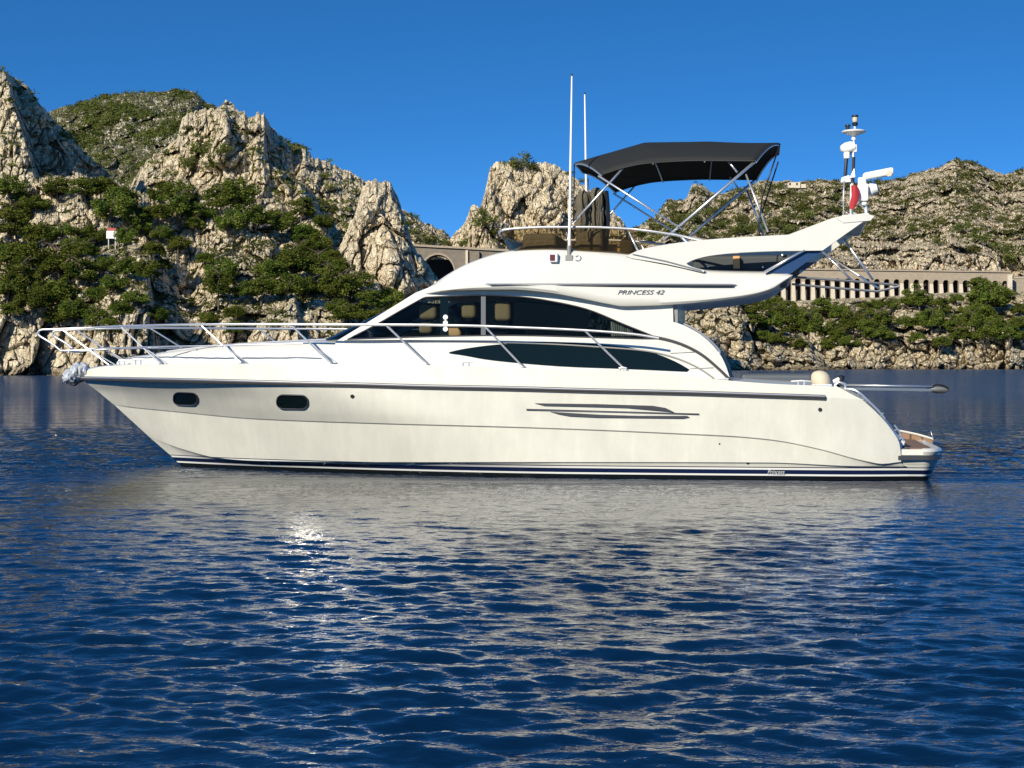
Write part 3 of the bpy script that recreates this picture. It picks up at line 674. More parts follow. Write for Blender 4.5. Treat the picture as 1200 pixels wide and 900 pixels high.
# ================================================================== the motor yacht
PSI = R(8.5); D0 = 27.0; cP, sP = math.cos(PSI), math.sin(PSI)
def V(px, py, y):
    """photo pixel -> boat coordinates (x aft, y starboard to port, z up) on the fore-and-aft plane y"""
    rx = (px - 600) / F; t = (y + D0 * cP) / (rx * sP + cP)
    return Vector((t * rx * cP - (t - D0) * sP, y, HC - (py - HY) / F * t))
def proj(p):
    X = p[0] * cP + p[1] * sP; Y = D0 - p[0] * sP + p[1] * cP
    return 600 + X / Y * F, HY - (p[2] - HC) / Y * F
def mir(p): return Vector((p[0], -p[1], p[2]))
yacht = empty('motor_yacht', (0, D0, 0), -PSI)
tag(yacht, 'large white flybridge motor yacht with black canopy lying side-on in the bay', 'motor yacht')

def gel(name, col, rough=.22, mottle=.0, waterline=False):
    m = mat(name, col, rough); P = m.node_tree.nodes['Principled BSDF']
    P.inputs['Coat Weight'].default_value = .25; P.inputs['Coat Roughness'].default_value = .06
    t = nn(m, 'ShaderNodeTexCoord'); mp = nn(m, 'ShaderNodeMapping'); mp.inputs['Scale'].default_value = (1.9, 1, 1.2); lk(m, t.outputs['Object'], mp.inputs['Vector'])
    n = noise_tex(m, 1.1, 6, mp.outputs[0], .62); n2 = noise_tex(m, .35, 3, t.outputs['Object'])
    c = ramp(m, n.outputs['Fac'], [(.36, tuple(v * (1 - mottle) for v in col)), (.62, col)]).outputs[0]  # random darker mottling over the base colour, yellower in broad patches
    c = mixc(m, mth(m, 'MULTIPLY', n2.outputs['Fac'], mottle), c, (col[0] * .93, col[1] * .88, col[2] * .76))
    if waterline:
        s = nn(m, 'ShaderNodeSeparateXYZ'); lk(m, t.outputs['Object'], s.inputs[0]); z = s.outputs['Z']
        f = mth(m, 'MULTIPLY', z, 2.5)
        K = lambda h: h * 2.5
        navy, wht, blk = (.006, .012, .045), (.72, .72, .68), (.006, .008, .009)
        r = ramp(m, f, [(0, blk), (K(.062), wht), (K(.088), navy), (K(.152), wht), (K(.182), (.02, .02, .03)), (K(.196), wht)], 'CONSTANT').outputs[0]
        up = mth(m, 'GREATER_THAN', z, .20); c = mixc(m, up, r, c)
        # scuffed, streaky film low on the topsides
        mp2 = nn(m, 'ShaderNodeMapping'); mp2.inputs['Scale'].default_value = (9, 1, 1.6); lk(m, t.outputs['Object'], mp2.inputs['Vector']); n3 = noise_tex(m, 1.2, 5, mp2.outputs[0], .6)
        fl = ramp(m, n3.outputs['Fac'], [(.5, (0, 0, 0)), (.75, (1, 1, 1))]).outputs[0]
        c = mixc(m, mth(m, 'MULTIPLY', mth(m, 'MULTIPLY', fl, up), .18), c, (.83, .80, .68))
    lk(m, c, base(m)); return m
M['gel'] = gel('white_gelcoat', (.60, .595, .54), .2, .03)
M['hullgel'] = gel('mottled_hull_gelcoat', (.625, .62, .54), .2, .11, True)
M['steel'] = mat('stainless_steel', (.78, .78, .77), .36, .85)
M['rubber'] = mat('dark_rub_rail', (.045, .045, .05), .35)
M['glass'] = mat('tinted_window', (.004, .009, .010), .03, IOR=1.3)
def see_through(name, col, tr, gloss=.08):
    m = bpy.data.materials.new(name); m.use_nodes = True; t = m.node_tree; t.nodes.clear()
    o = nn(m, 'ShaderNodeOutputMaterial'); a = nn(m, 'ShaderNodeBsdfTransparent'); a.inputs[0].default_value = (*tr, 1)
    g = nn(m, 'ShaderNodeBsdfPrincipled'); g.inputs['Base Color'].default_value = (*col, 1); g.inputs['Roughness'].default_value = .03
    f = nn(m, 'ShaderNodeFresnel'); f.inputs[0].default_value = 1.5
    x = nn(m, 'ShaderNodeMixShader'); lk(m, mth(m, 'ADD', f.outputs[0], gloss), x.inputs[0]); lk(m, a.outputs[0], x.inputs[1]); lk(m, g.outputs[0], x.inputs[2]); lk(m, x.outputs[0], o.inputs[0]); return m
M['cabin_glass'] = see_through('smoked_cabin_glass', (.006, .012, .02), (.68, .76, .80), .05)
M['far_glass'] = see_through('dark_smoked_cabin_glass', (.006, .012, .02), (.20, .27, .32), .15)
M['smoked'] = see_through('smoked_brown_acrylic', (.06, .045, .025), (.55, .48, .34), .08)
M['canvas'] = mat('black_canopy_canvas', (.006, .008, .008), .8); 
t_ = nn(M['canvas'], 'ShaderNodeTexCoord'); n_ = noise_tex(M['canvas'], 2.0, 3, t_.outputs['Object']); bump(M['canvas'], n_.outputs['Fac'], .05, .6)
M['olive'] = mat('olive_brown_canvas', (.10, .086, .055), .9); n_ = noise_tex(M['olive'], 5.0, 3); bump(M['olive'], n_.outputs['Fac'], .06, .8)
M['tan'] = mat('tan_upholstery', (.58, .32, .13), .8)
M['cream'] = mat('cream_cover', (.55, .48, .36), .8)
M['charcoal'] = mat('charcoal_cushion', (.035, .042, .045), .7)
M['slate'] = mat('slate_grey', (.05, .065, .085), .6)
M['navy'] = mat('navy_gloss_panel', (.012, .04, .11), .25)
M['black'] = mat('black_plastic', (.012, .012, .013), .4)
M['white'] = mat('white_plastic', (.80, .79, .75), .35)
M['red'] = mat('red_flag_cloth', (.36, .02, .03), .8)
M['greyline'] = mat('grey_moulding', (.22, .22, .21), .4)
M['chrome_letter'] = mat('letter_grey', (.10, .105, .11), .3, .3)
M['teak'] = mat('weathered_teak', (.22, .13, .075), .7)
tk = nn(M['teak'], 'ShaderNodeTexCoord'); tw = nn(M['teak'], 'ShaderNodeTexWave'); tw.bands_direction = 'Y'; tw.inputs['Scale'].default_value = 5; lk(M['teak'], tk.outputs['Object'], tw.inputs['Vector'])
lk(M['teak'], ramp(M['teak'], tw.outputs['Fac'], [(.0, (.03, .02, .015)), (.12, (.22, .13, .075))]).outputs[0], base(M['teak']))
M['foil'] = mat('crumpled_clear_plastic', (.62, .64, .65), .12, .35)

# ---- hull lines, measured on the photograph, with real half-beams
def line(pts, B, Lr, p, n=170, y_end=None):
    px0 = pts[0][0]; xs_ = V(pts[0][0], pts[0][1], 0).x
    t = np.linspace(0, 1, n) ** 1.35; PXs = px0 + (pts[-1][0] - px0) * t
    PYs = pchip([q[0] for q in pts], [q[1] for q in pts], PXs); out = []
    for a, c in zip(PXs, PYs):
        y = -B * .5
        for _ in range(12):
            x = V(a, c, y).x; s = min(max((x - xs_) / Lr, 0), 1)
            yn = -B * (1 - (1 - s) ** p) * (1 - .04 * max(0, (x - 2) / 4) ** 2 - .07 * max(0, (x - 4.9) / 1.2) ** 2)
            y = yn
        out.append(V(a, c, y))
    out[0] = V(pts[0][0], pts[0][1], 0); return out
L0 = line([(99,436.5),(106,432.5),(130,428.6),(200,427),(285,426.2),(385,427),(500,428),(600,431),(730,434.5),(800,440),(860,446.5),(920,450.5),(960,452.0),(983,453.8)], 2.00, 5.2, 2.5)
L1 = line([(95,443.5),(200,445.5),(300,448),(400,450.5),(500,453.3),(600,455.3),(700,458),(800,460.3),(900,463.5),(972,466),(1010.5,468.5)], 2.06, 5.4, 2.4)
L1b = line([(105,451.5),(200,453.5),(300,457),(450,461),(600,464),(800,469),(900,472),(980,477),(1024.5,481)], 2.055, 5.7, 2.28)
L2 = line([(114,458),(200,462),(300,467),(450,472),(600,474),(800,479),(900,482),(985,489),(1040,497.5)], 2.05, 6.0, 2.15)
L2b = line([(124,466.5),(200,472),(300,480),(450,485),(600,488),(800,494),(900,500),(960,507),(1020,516),(1053.5,518.5)], 2.04, 6.4, 2.05)
L3 = line([(134,474.5),(144,475.8),(200,481.5),(300,490.5),(450,496),(600,500),(700,503.5),(800,508),(860,511),(907,515.5),(960,526),(1013,540),(1034,543.5),(1056,541)], 2.03, 6.8, 2.0)
def shift(Ln, dy, dz): return [Vector((p.x, min(0, p.y + dy * min(1, i / 10)), p.z + dz * min(1, i / 8))) for i, p in enumerate(Ln)]
L3b = shift(L3, .038, -.018)
L4 = line([(176,513),(215,526.5),(255,536.5),(300,540),(450,541.5),(700,541.5),(900,542),(1000,546),(1062,546.5)], 1.96, 7.0, 1.75)
L4b = shift(L4, .03, -.012)
L5 = line([(204,537.5),(250,543.5),(300,546),(450,547),(700,548),(900,548.5),(1000,550),(1074,547)], 1.90, 7.0, 1.75)
L6 = line([(217,552),(300,557.5),(600,561.5),(900,564.5),(1000,564.5),(1066,562)], 1.84, 7.0, 1.7)
L7 = line([(228,562),(300,570),(600,577),(900,580),(1060,577)], 1.68, 7.0, 1.6)
L8 = [Vector((p.x, 0, -.85 if i > 5 else -.4 - .09 * i)) for i, p in enumerate(L7)]
def zone(mb, lines, sub, store=None):
    for side in (1, -1):
        G = []
        for i in range(len(lines[0])):
            col_ = smooth_path([l[i] for l in lines], sub) if len(lines) > 2 else [lines[0][i].lerp(lines[1][i], k / sub) for k in range(sub + 1)]
            if side == 1 and store is not None: store.append(col_)
            G.append([Vector((p.x, p.y * side, p.z)) for p in col_])
        mb.rings(G, closed=False, caps=False)
HG = []; h_ = MB(); st_up = []; st_b = []; st_c = []
zone(h_, [L0, L1], 4, st_up); zone(h_, [L1, L1b, L2, L2b, L3], 5, st_b); zone(h_, [L3, L3b], 1); zone(h_, [L3b, L4], 5, st_c); zone(h_, [L4, L4b], 1); zone(h_, [L4b, L5, L6, L7], 4, st_c); zone(h_, [L7, L8], 2)
tr_ = [l[-1] for l in (L0, L1, L1b, L2, L2b, L3, L4, L5, L6, L7, L8)]
hull = h_.build('hull', M['hullgel'], yacht, recalc=True, sharp=20)
tr_ = smooth_path(tr_, 4)
h_ = MB(); h_.rings([[p.lerp(mir(p), k / 8) + Vector((.12 * math.sin(math.pi * k / 8), 0, 0)) for k in range(9)] for p in tr_], closed=False, caps=False); h_.build('transom', M['hullgel'], yacht)
HP = np.array([[*proj(p), p.y] for c in st_up + st_b + st_c for p in c])
def hull_y(px, py):
    d = (HP[:, 0] - px) ** 2 + ((HP[:, 1] - py) * 2) ** 2; i = np.argsort(d)[:6]; w = 1 / (d[i] + .5); return float((HP[i, 2] * w).sum() / w.sum())
def on_hull(px, py, off=.0):
    p = V(px, py, hull_y(px, py)); p.y -= off; return p
def patch(name, m, pts, off, parent=yacht, rim=None, thick=.02):
    b = MB(); P = [on_hull(x, y, off) for x, y in pts]; c = sum(P, Vector()) / len(P); n = len(P)
    b.add(P + [c], [(i, (i + 1) % n, n) for i in range(n)]); Q = [p + Vector((0, thick + off, 0)) for p in P]
    b.add(P + Q, [(i, (i + 1) % n, n + (i + 1) % n, n + i) for i in range(n)])
    o = b.build(name, m, parent)
    if rim: r = MB(); r.tube([p + Vector((0, -.005, 0)) for p in P + P[:2]], rim[0], 6, caps=False); r.build('frame', rim[1], o)
    return o
def rrect(x0, y0, x1, y1, r, n=5, sk=0):
    out = []
    for cx, cy, a0 in ((x1 - r, y0 + r, -90), (x1 - r, y1 - r, 0), (x0 + r, y1 - r, 90), (x0 + r, y0 + r, 180)):
        for k in range(n + 1):
            a = R(a0 + 90 * k / n); x = cx + r * math.cos(a); out.append((x, cy + r * math.sin(a) + sk * (x - x0)))
    return out
patch('porthole', M['glass'], rrect(203.5, 459.5, 231.5, 474.5, 6.5, sk=.03), .012, rim=(.010, M['rubber']))
patch('porthole', M['glass'], rrect(324.5, 462.5, 361, 479, 7.5, sk=.02), .012, rim=(.010, M['rubber']))
vent = patch('hull_vent', M['rubber'], [(627,472.5),(700,473.5),(765,475.5),(780,478),(790,483),(760,478.8),(700,477),(638,475.5)], .02)
patch('louvre', M['rubber'], [(617,479),(640,479.5),(819,484.5),(819,486),(700,482.6),(617,480.8)], .02, vent)
patch('louvre', M['rubber'], [(645,482.5),(670,485),(790,488.5),(805,487.2),(808,489),(800,490.5),(700,489.3),(668,487.8),(655,485.5)], .02, vent)
for x, y, r_ in ((413, 464.5, 2.4), (961, 480, 2.4), (876, 542, 1.8), (843, 520, .9)):
    patch('drain_fitting', M['black'], [(x + r_ * math.cos(a), y + r_ * math.sin(a)) for a in np.linspace(0, 6.283, 10)[:-1]], .012)

# deck
b = MB(); b.rings([[p.lerp(mir(p), k / 10) + Vector((0, 0, -.015 + .05 * math.sin(math.pi * k / 10))) for k in range(11)] for p in L0], closed=False, caps=False)
b.build('deck', M['gel'], yacht)
# rub rail with a steel insert
def along(L, px_end, dy=0., dz=0.): return [p + Vector((0, dy, dz)) for p in L if proj(p)[0] <= px_end]
for sgn, nm in ((1, 'a'), (-1, 'b')):
    P = [Vector((p.x, p.y * sgn, p.z)) for p in along(L1, 972, -.015)]
    b = MB(); b.tube(P, .038, 8); o = b.build('rub_rail', M['rubber'], yacht)
    b = MB(); b.tube([p + Vector((0, -.034 * sgn, .016)) for p in P], .012, 6); b.build('steel_insert', M['steel'], o)

def hb(x): 
    i = min(range(len(L0)), key=lambda k: abs(L0[k].x - x)); return -L0[i].y
def deck_z(x):
    i = min(range(len(L0)), key=lambda k: abs(L0[k].x - x)); return L0[i].z
def Vf(px, py, f):
    y = -1.0
    for _ in range(10): p = V(px, py, y); y = f(p)
    return V(px, py, y)

# ---- coachroof (raised foredeck)
tp = [(136,427),(142,423.5),(150,421.5),(170,418.3),(190,413.8),(215,410),(240,407),(300,403),(350,400.3),(400,398.6),(440,398.3),(480,398)]
b = MB(); rg = []
for px in np.linspace(136, 480, 60):
    py = float(pchip([q[0] for q in tp], [q[1] for q in tp], [px])[0])
    wf = lambda p: -max(.02, min(1.50, (hb(p.x) - .42) * .97))
    p = Vf(px, py, wf); w = -p.y; zb_ = deck_z(p.x) - .12; zt = max(p.z, zb_ + .08); hgt = zt - zb_
    half = [(0, zt + .06), (.5 * w, zt + .05), (.78 * w, zt + .02), (.90 * w, zt - .03 * min(1, hgt * 3)), (.965 * w, zb_ + hgt * .66), (w, zb_)]
    rg.append([Vector((p.x, -y, z)) for y, z in half[::-1]] + [Vector((p.x, y, z)) for y, z in half[1:]])
b.rings(rg, closed=False, caps=True); b.build('coachroof', M['gel'], yacht)

# ---- deckhouse side panels
yp = lambda x, z: -(1.53 - .13 * (z - 1.7) + .025 * x)
def H(px, py, dy=0):
    y = -1.5
    for _ in range(12): p = V(px, py, y); y = yp(p.x, p.z) + dy
    return V(px, py, y)
def Hxz(pts): return [(H(*p).x, H(*p).z) for p in pts]
def curve(pts, n=5): return [(p.x, p.y) for p in smooth_path([(x, y, 0) for x, y in pts], n)]
win = curve([(499,348.2),(530,346.8),(560,346),(600,347),(637,351.3),(687,362),(730,379.5),(755,389.5),(773,397)], 5) + curve([(773,397.6),(690,395.2),(600,393),(500,394.5),(407,397.6)], 3) + curve([(407,397.6),(440,380.8),(470,363.5),(495,349.6)], 3)
win = [q for i, q in enumerate(win) if (q[0] - win[i-1][0]) ** 2 + (q[1] - win[i-1][1]) ** 2 > .5]
outer = curve([(393,400.5),(440,372),(487,343)], 3) + [(520, 330), (700, 330), (788, 334), (789, 377)] + curve([(789,377.2),(803,382),(822,393),(838,408),(849,425),(858,452)], 5) + [(800, 458), (700, 452), (500, 446), (393, 444)]
eye = curve([(526,412.8),(545,408.6),(580,404),(630,401),(680,402),(730,406.2),(767,414),(792,424),(808,433)], 5) + curve([(805,435.6),(730,432.2),(655,429.2),(580,422.6),(545,416.8),(527,414.2)], 4)
for sgn in (1, -1):
    def fin(mb, name, m, par, **k):
        mb.v = [(x, y * sgn, z) for x, y, z in mb.v]; return mb.build(name, m, par, **k)
    b = MB(); b.panel(Hxz(outer), [Hxz(win)], yp, .06); hs = fin(b, 'deckhouse_side', M['gel'], yacht)
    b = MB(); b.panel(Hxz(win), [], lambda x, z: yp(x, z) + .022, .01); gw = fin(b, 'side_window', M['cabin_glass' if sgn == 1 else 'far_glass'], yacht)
    b = MB()
    for x_a, x_b in ((515.5, 525.5), ):
        b.panel(Hxz([(x_a, 347), (x_b, 346.8), (x_b, 394.2), (x_a, 394.4)]), [], lambda x, z: yp(x, z) + .008, .012)
    fin(b, 'mullion', M['glass'], gw)
    b = MB(); b.panel(Hxz([(563.5, 346), (569, 346), (569, 393.8), (563.5, 393.8)]), [], lambda x, z: yp(x, z) + .012, .01); fin(b, 'mullion', M['slate'], gw)
    b = MB(); b.tube([H(*q, dy=-.004) for q in win + win[:1]], .010, 6, caps=False); fin(b, 'window_frame', M['rubber'], gw)
    b = MB(); b.panel(Hxz(eye), [], lambda x, z: yp(x, z) - .012, .02); fin(b, 'lower_window', M['glass'], yacht)
    if sgn == 1:
        b = MB()
        for y_ in (371.8, 378.4, 385.6):
            c = H(522, y_, dy=-.004); b.lathe([(.0, .004), (.036, .004), (.04, 0)], c, 16, Matrix.Rotation(R(90), 3, 'X'))
        b.build('round_sticker', M['white'], gw)
    # eyebrow mouldings and handrails on the house side
    b = MB(); b.tube(smooth_path([H(x, y, dy=-.012) for x, y in ((404,399.6),(480,399.2),(560,400.5),(640,403),(700,406.5),(755,411),(790,419),(818,431),(840,446))], 6), .012, 8); fin(b, 'side_moulding', M['greyline'], hs)
    b = MB(); b.tube(smooth_path([H(x, y, dy=-.02) for x, y in ((740,391),(775,396.5),(800,404),(822,415.5),(843,433),(858,448))], 6), .022, 8); fin(b, 'side_handrail', M['rubber'], hs)
    b = MB(); b.tube([H(786, 414, dy=-.004), H(815, 412.5, dy=-.004)], .006, 6); b.tube([H(809, 432, dy=-.004), H(836, 431, dy=-.004)], .006, 6); fin(b, 'panel_seam', M['greyline'], hs)
# windscreen, aft bulkhead, roof lining
b = MB(); rg = []
for k in range(17):
    a = math.pi * k / 16; s = math.cos(a); bul = math.sin(a)
    p0 = H(398, 398.5); p1 = H(492, 349); 
    rg.append([Vector((p0.x - .55 * bul, p0.y * s, p0.z)), Vector((p1.x - .35 * bul, p1.y * s, p1.z))])
b.rings(rg, closed=False, caps=False); b.build('windscreen', M['cabin_glass'], yacht)
pa = H(788, 360); b = MB(); b.box((pa.x + .03, 0, pa.z - .25), (.07, 2.85, 1.45)); b.build('aft_bulkhead', M['gel'], yacht, .02)
b = MB(); p = V(790, 367, -1.42); b.box((p.x + .02, -1.42, p.z), (.07, .06, .42)); b.build('door_frame', M['greyline'], yacht)
pf = H(420, 402); b = MB(); b.box(((pf.x + pa.x) / 2, 0, 1.75), (pa.x - pf.x, 2.7, .06)); b.build('cabin_sole', M['charcoal'], yacht)
# saloon seats, table and curtain behind the glass
for x0_, y0_, x1_, y1_, yy in ((490,357,511,374,-1.15), (490,378,506,391,-1.1), (540,354,557,373,-1.15), (579,351,598,376,-1.2), (500,384,540,396,.4), (615,384,700,396,.2)):
    a = V(x0_, y1_, yy); c = V(x1_, y0_, yy); b = MB(); b.box(((a.x + c.x) / 2, yy + .22, (a.z + c.z) / 2), (c.x - a.x, .42, c.z - a.z)); b.build('saloon_seat', M['tan'], yacht, .06, 3)
rg = []
for k in range(34):
    px = 715 + k * .8; rg.append([H(px, 376 + (px - 715) * .3, dy=.10 + .03 * math.sin(k * 1.9)), H(px + 1, 394, dy=.10 + .03 * math.sin(k * 1.9))])
b = MB(); b.rings(rg, closed=False, caps=False); b.build('curtain', M['cream'], yacht)

# ---- flybridge moulding
ft = [(486,346),(492,341.5),(500,336),(510,329),(522,321),(540,311),(560,303),(580,296.8),(600,293.3),(640,291.6),(690,294),(735,297.5),(760,303),(800,311),(830,317.3),(880,319),(922,319.5),(929,322)]
fb = [(486,347),(500,344.5),(520,341.5),(560,339),(600,338.7),(640,342),(680,349),(712,355.5),(730,358.3),(760,357.8),(800,355.5),(850,350.5),(880,346),(905,338.5),(918,330),(929,323)]
fw = [(486,1.22),(500,1.38),(520,1.50),(560,1.58),(640,1.62),(929,1.62)]
b = MB(); rg = []
for px in np.concatenate([np.linspace(486, 520, 14), np.linspace(523, 900, 80), np.linspace(903, 929, 12)]):
    w = float(pchip([q[0] for q in fw], [q[1] for q in fw], [px])[0])
    a = V(px, float(pchip([q[0] for q in ft], [q[1] for q in ft], [px])[0]), -w + .12); c = V(px, float(pchip([q[0] for q in fb], [q[1] for q in fb], [px])[0]), -w)
    zt, zb_ = a.z, c.z; hh = max(zt - zb_, .01); e = min(1, hh / .25)
    half = [(0, zt + .05 * e), (w - .55, zt + .04 * e), (w - .26, zt + .01 * e), (w - .17, zt - .012 * e), (w - .115, zt - .06 * e), (w - .07, zb_ + .62 * hh), (w - .035, zb_ + .45 * hh), (w - .02, zb_ + .30 * hh), (w, zb_ + .16 * hh), (w - .005, zb_ + .05 * hh), (w - .04, zb_ - .005), (w - .10, zb_), (w - .4, zb_ + .06 * e), (0, zb_ + .06 * e)]
    L = [Vector((c.x, -y, z)) for y, z in half]; Rr = [Vector((c.x, y, z)) for y, z in half[1:-1]][::-1]
    rg.append(L + Rr)
b.rings(rg, closed=True, caps=True); fly = b.build('flybridge', M['gel'], yacht)
for sgn in (1, -1):
    def P_(px, py, y): q = V(px, py, y); return Vector((q.x, q.y * sgn, q.z))
    b = MB(); b.tube([P_(x, y, yy) for x, y, yy in ((566,332.8,-1.555),(572,332.6,-1.60),(700,332.8,-1.618),(858,333.6,-1.618),(863,333.9,-1.60))], [.004, .024, .026, .026, .01], 8, flat=.6); o = b.build('side_strip', M['steel'], fly)
    b = MB(); b.tube([P_(575,334.6,-1.607), P_(860,335.6,-1.624)], .008, 6); b.build('strip_shadow_gap', M['rubber'], o)
# wings that carry the radar arch
wing = curve([(733,300),(750,292.5),(770,288),(800,283.5),(840,279.5),(880,277),(924,274.6)], 4) + [(975,255.2)] + curve([(990,252),(1005,250.2),(1019,249)], 3) + [(1013,258.5),(986,277.5),(964,293.3)] + curve([(940,293.6),(900,294.3),(860,296.3),(833,299.3),(815,303.5),(806,307.5),(805,309.5),(812,313),(826,317)], 4) + [(824,319),(800,313.5),(780,309),(760,305.5),(740,302.5)]
for sgn in (1, -1):
    b = MB(); b.panel([(V(x, y, -1.56).x, V(x, y, -1.56).z) for x, y in wing], [], lambda x, z: -1.53 + .08 * (z - 3.3), .15)
    b.v = [(x, y * sgn, z) for x, y, z in b.v]; wg_o = b.build('arch_wing', M['gel'], yacht, .035, 3)
    s = MB(); q = [(V(x, y, -1.5).x, V(x, y, -1.5).z) for x, y in ((897,319),(926,321),(965,292.5),(944,292.5))]
    s.panel(q, [], lambda x, z: -1.46 + .08 * (z - 3.3), .05); s.v = [(x, y * sgn, z) for x, y, z in s.v]; s.build('inner_strut', M['navy'], wg_o)
    s = MB(); s.tube([V(896, 319, -1.52), V(943, 293, -1.50)], .022, 8); s.v = [(x, y * sgn, z) for x, y, z in s.v]; s.build('strut_edge', M['steel'], wg_o)
    s = MB(); s.tube([P.lerp(P, 0) for P in [V(741,297.6,-1.545), V(780,305.6,-1.56), V(822,316.8,-1.575)]], .006, 6); s.v = [(x, y * sgn, z) for x, y, z in s.v]; s.build('moulding_seam', M['greyline'], fly)
a = V(975, 255.5, 0); c = V(1014, 250, 0); b = MB(); zc = V(1000, 254, -1.5).z
b.rings([[Vector((a.x + dx_, y, zc - .02 + dz_ + .05 * (1 - (y / 1.5) ** 2))) for dx_, dz_ in ((0, 0), (.1, -.07), (.5, -.04), (.56, .03), (.45, .06), (.1, .05))] for y in np.linspace(-1.5, 1.5, 13)], closed=True, caps=True)
b.build('arch_crossbar', M['gel'], yacht)
# aft sunbed on the flybridge seen through the opening
a = V(812, 320, -.6); c = V(938, 299, -.6); b = MB(); b.box(((a.x + c.x) / 2, .2, (a.z + c.z) / 2), (c.x - a.x, 1.9, c.z - a.z)); b.build('flybridge_sunbed', M['charcoal'], yacht, .05, 3)
a = V(859, 315, -.85); c = V(867, 300, -.85); b = MB(); b.box(((a.x + c.x) / 2, -.83, (a.z + c.z) / 2), (c.x - a.x, .1, c.z - a.z)); b.build('teak_handle', M['tan'], yacht, .01)
b = MB()
for x, y in ((829, 312.5), (894, 313), (917, 299)): b.lathe([(0, .02), (.016, .012), (.02, 0)], V(x, y, -.78), 10, Matrix.Rotation(R(90), 3, 'X'))
b.build('press_stud', M['steel'], yacht)

# flybridge windscreen, console, folded side curtains
wt = [(588,270),(600,268.3),(640,266.4),(690,266.3),(735,268.2),(780,273.5),(815,280),(828,283)]
near = []
for px in np.linspace(604, 745, 20):
    bpy_ = float(pchip([q[0] for q in ft], [q[1] for q in ft], [px])[0]) + 1
    k = (px - 604) / 141; pt = 589 + k * (828 - 589) if k < 1 else px
    near.append((V(px, bpy_, -1.44), V(px - 15 * (1 - k) ** 2, float(pchip([q[0] for q in wt], [q[1] for q in wt], [px - 15 * (1 - k) ** 2])[0]), -1.36)))
nose = []
b0, t0 = near[0]
for k in range(1, 12):
    a_ = math.pi * k / 12; s = math.cos(a_); bl = math.sin(a_)
    nose.append((Vector((b0.x - .22 * bl, b0.y * s, b0.z + .02)), Vector((t0.x - .16 * bl, t0.y * s, t0.z - .02 * bl))))
full = [(p, q) for p, q in near[::-1]] + nose + [(mir(p), mir(q)) for p, q in near]
b = MB(); b.rings([[p, q] for p, q in full], closed=False, caps=False); ws = b.build('flybridge_windscreen', M['smoked'], yacht)
ext = [V(px, float(pchip([q[0] for q in wt], [q[1] for q in wt], [px])[0]), -1.38) for px in (828, 815, 795, 770, 750)]
b = MB(); b.tube(ext + [q for p, q in full] + [mir(p) for p in ext[::-1]], .020, 8); b.build('top_rail', M['steel'], ws)
b = MB()
for s in (1, -1):
    for a_, c_ in (((737,272),(748,295)), ((797,277.5),(806,284)), ((664,272),(668,291))):
        p, q = V(*a_, -1.36), V(*c_, -1.42); p.y *= s; q.y *= s; b.tube([p, q], .018, 6)
b.build('windscreen_bracket', M['steel'], ws)
for x0_, y0_, x1_, y1_, yy, dd, mm, nm in ((612,273,652,296,-.9,1.5,'olive','helm_console'), (726,279,742,298,-1.15,.3,'olive','covered_winch'), (676,270,706,296,-.9,.6,'olive','helm_seat'), (690,286,728,297,-.4,1.3,'tan','flybridge_seat')):
    a = V(x0_, y1_, yy); c = V(x1_, y0_, yy); b = MB(); b.box(((a.x + c.x) / 2, yy + dd / 2, (a.z + c.z) / 2), (c.x - a.x, dd, c.z - a.z)); b.build(nm, M[mm], yacht, .07, 3)
def bundle(pxc, y0_, y1_, wpx, yy, seed, name='rolled_side_curtain'):
    r = random.Random(seed); rg = []
    for k in range(15):
        t = k / 14; py = y0_ + (y1_ - y0_) * t; c = V(pxc + 1.2 * math.sin(t * 5 + seed), py, yy); w_ = wpx / F * 25.5 / 2 * min(1, .45 + t * 6) * (.72 + .28 * math.sin(math.pi * min(1, t * 1.2 + .15))) * (1 - .22 * math.exp(-((t - .35) / .05) ** 2) - .2 * math.exp(-((t - .75) / .05) ** 2))
        rg.append([c + Vector((w_ * math.cos(a) * (1 + .13 * math.sin(a * 5 + seed)), w_ * 1.1 * math.sin(a) * (1 + .1 * math.sin(a * 7)), 0)) for a in np.linspace(0, 6.283, 25)[:-1]])
    b = MB(); b.rings(rg, closed=True, caps=True); return b.build(name, M['olive'], yacht)
bundle(682, 224, 292, 19, -.8, 1); bundle(700, 220, 292, 17, -.7, 4)
b = MB(); b.tube(smooth_path([V(709,224,-.62), V(711,250,-.62), V(710,275,-.62), V(708,292,-.62)], 4), .055, 8); b.build('curtain_strap', M['black'], yacht)

# navigation light, whip aerials
p = V(649, 302, -1.55); b = MB(); b.box(p, (.13, .12, .14)); o = b.build('navigation_light', M['white'], yacht, .015)
b = MB(); b.box(p + Vector((-.015, -.065, 0)), (.075, .02, .09)); b.build('lens', mat('dark_red_lens', (.12, .02, .02), .2), o)
for (xb, yb_, xt, yt, yy) in ((667, 300, 670.2, 89, -1.50), (688, 292, 685.3, 110.5, 1.50)):
    p = V(xb, yb_, yy); q = V(xt, yt, yy); b = MB(); b.tube([p, p.lerp(q, .5), q], [.024, .019, .012], 8); o = b.build('whip_aerial', M['white'], yacht)
    b = MB(); b.tube([p + Vector((0, 0, -.06)), p + Vector((0, 0, .16))], .034, 10); b.box(p + Vector((0, .0, -.03)), (.11, .08, .08)); b.build('aerial_base', M['greyline'], o)
    b = MB(); b.tube([q, q + Vector((0, 0, .03))], .014, 8); b.build('cap', M['black'], o)
p = V(672, 301, -1.56); b = MB(); b.tube([p + Vector((.05 + .045 * math.cos(a), -.0, .0 + .045 * math.sin(a))) for a in np.linspace(-2.6, 2.6, 14)], .008, 6); b.build('cable_loop', M['white'], yacht)

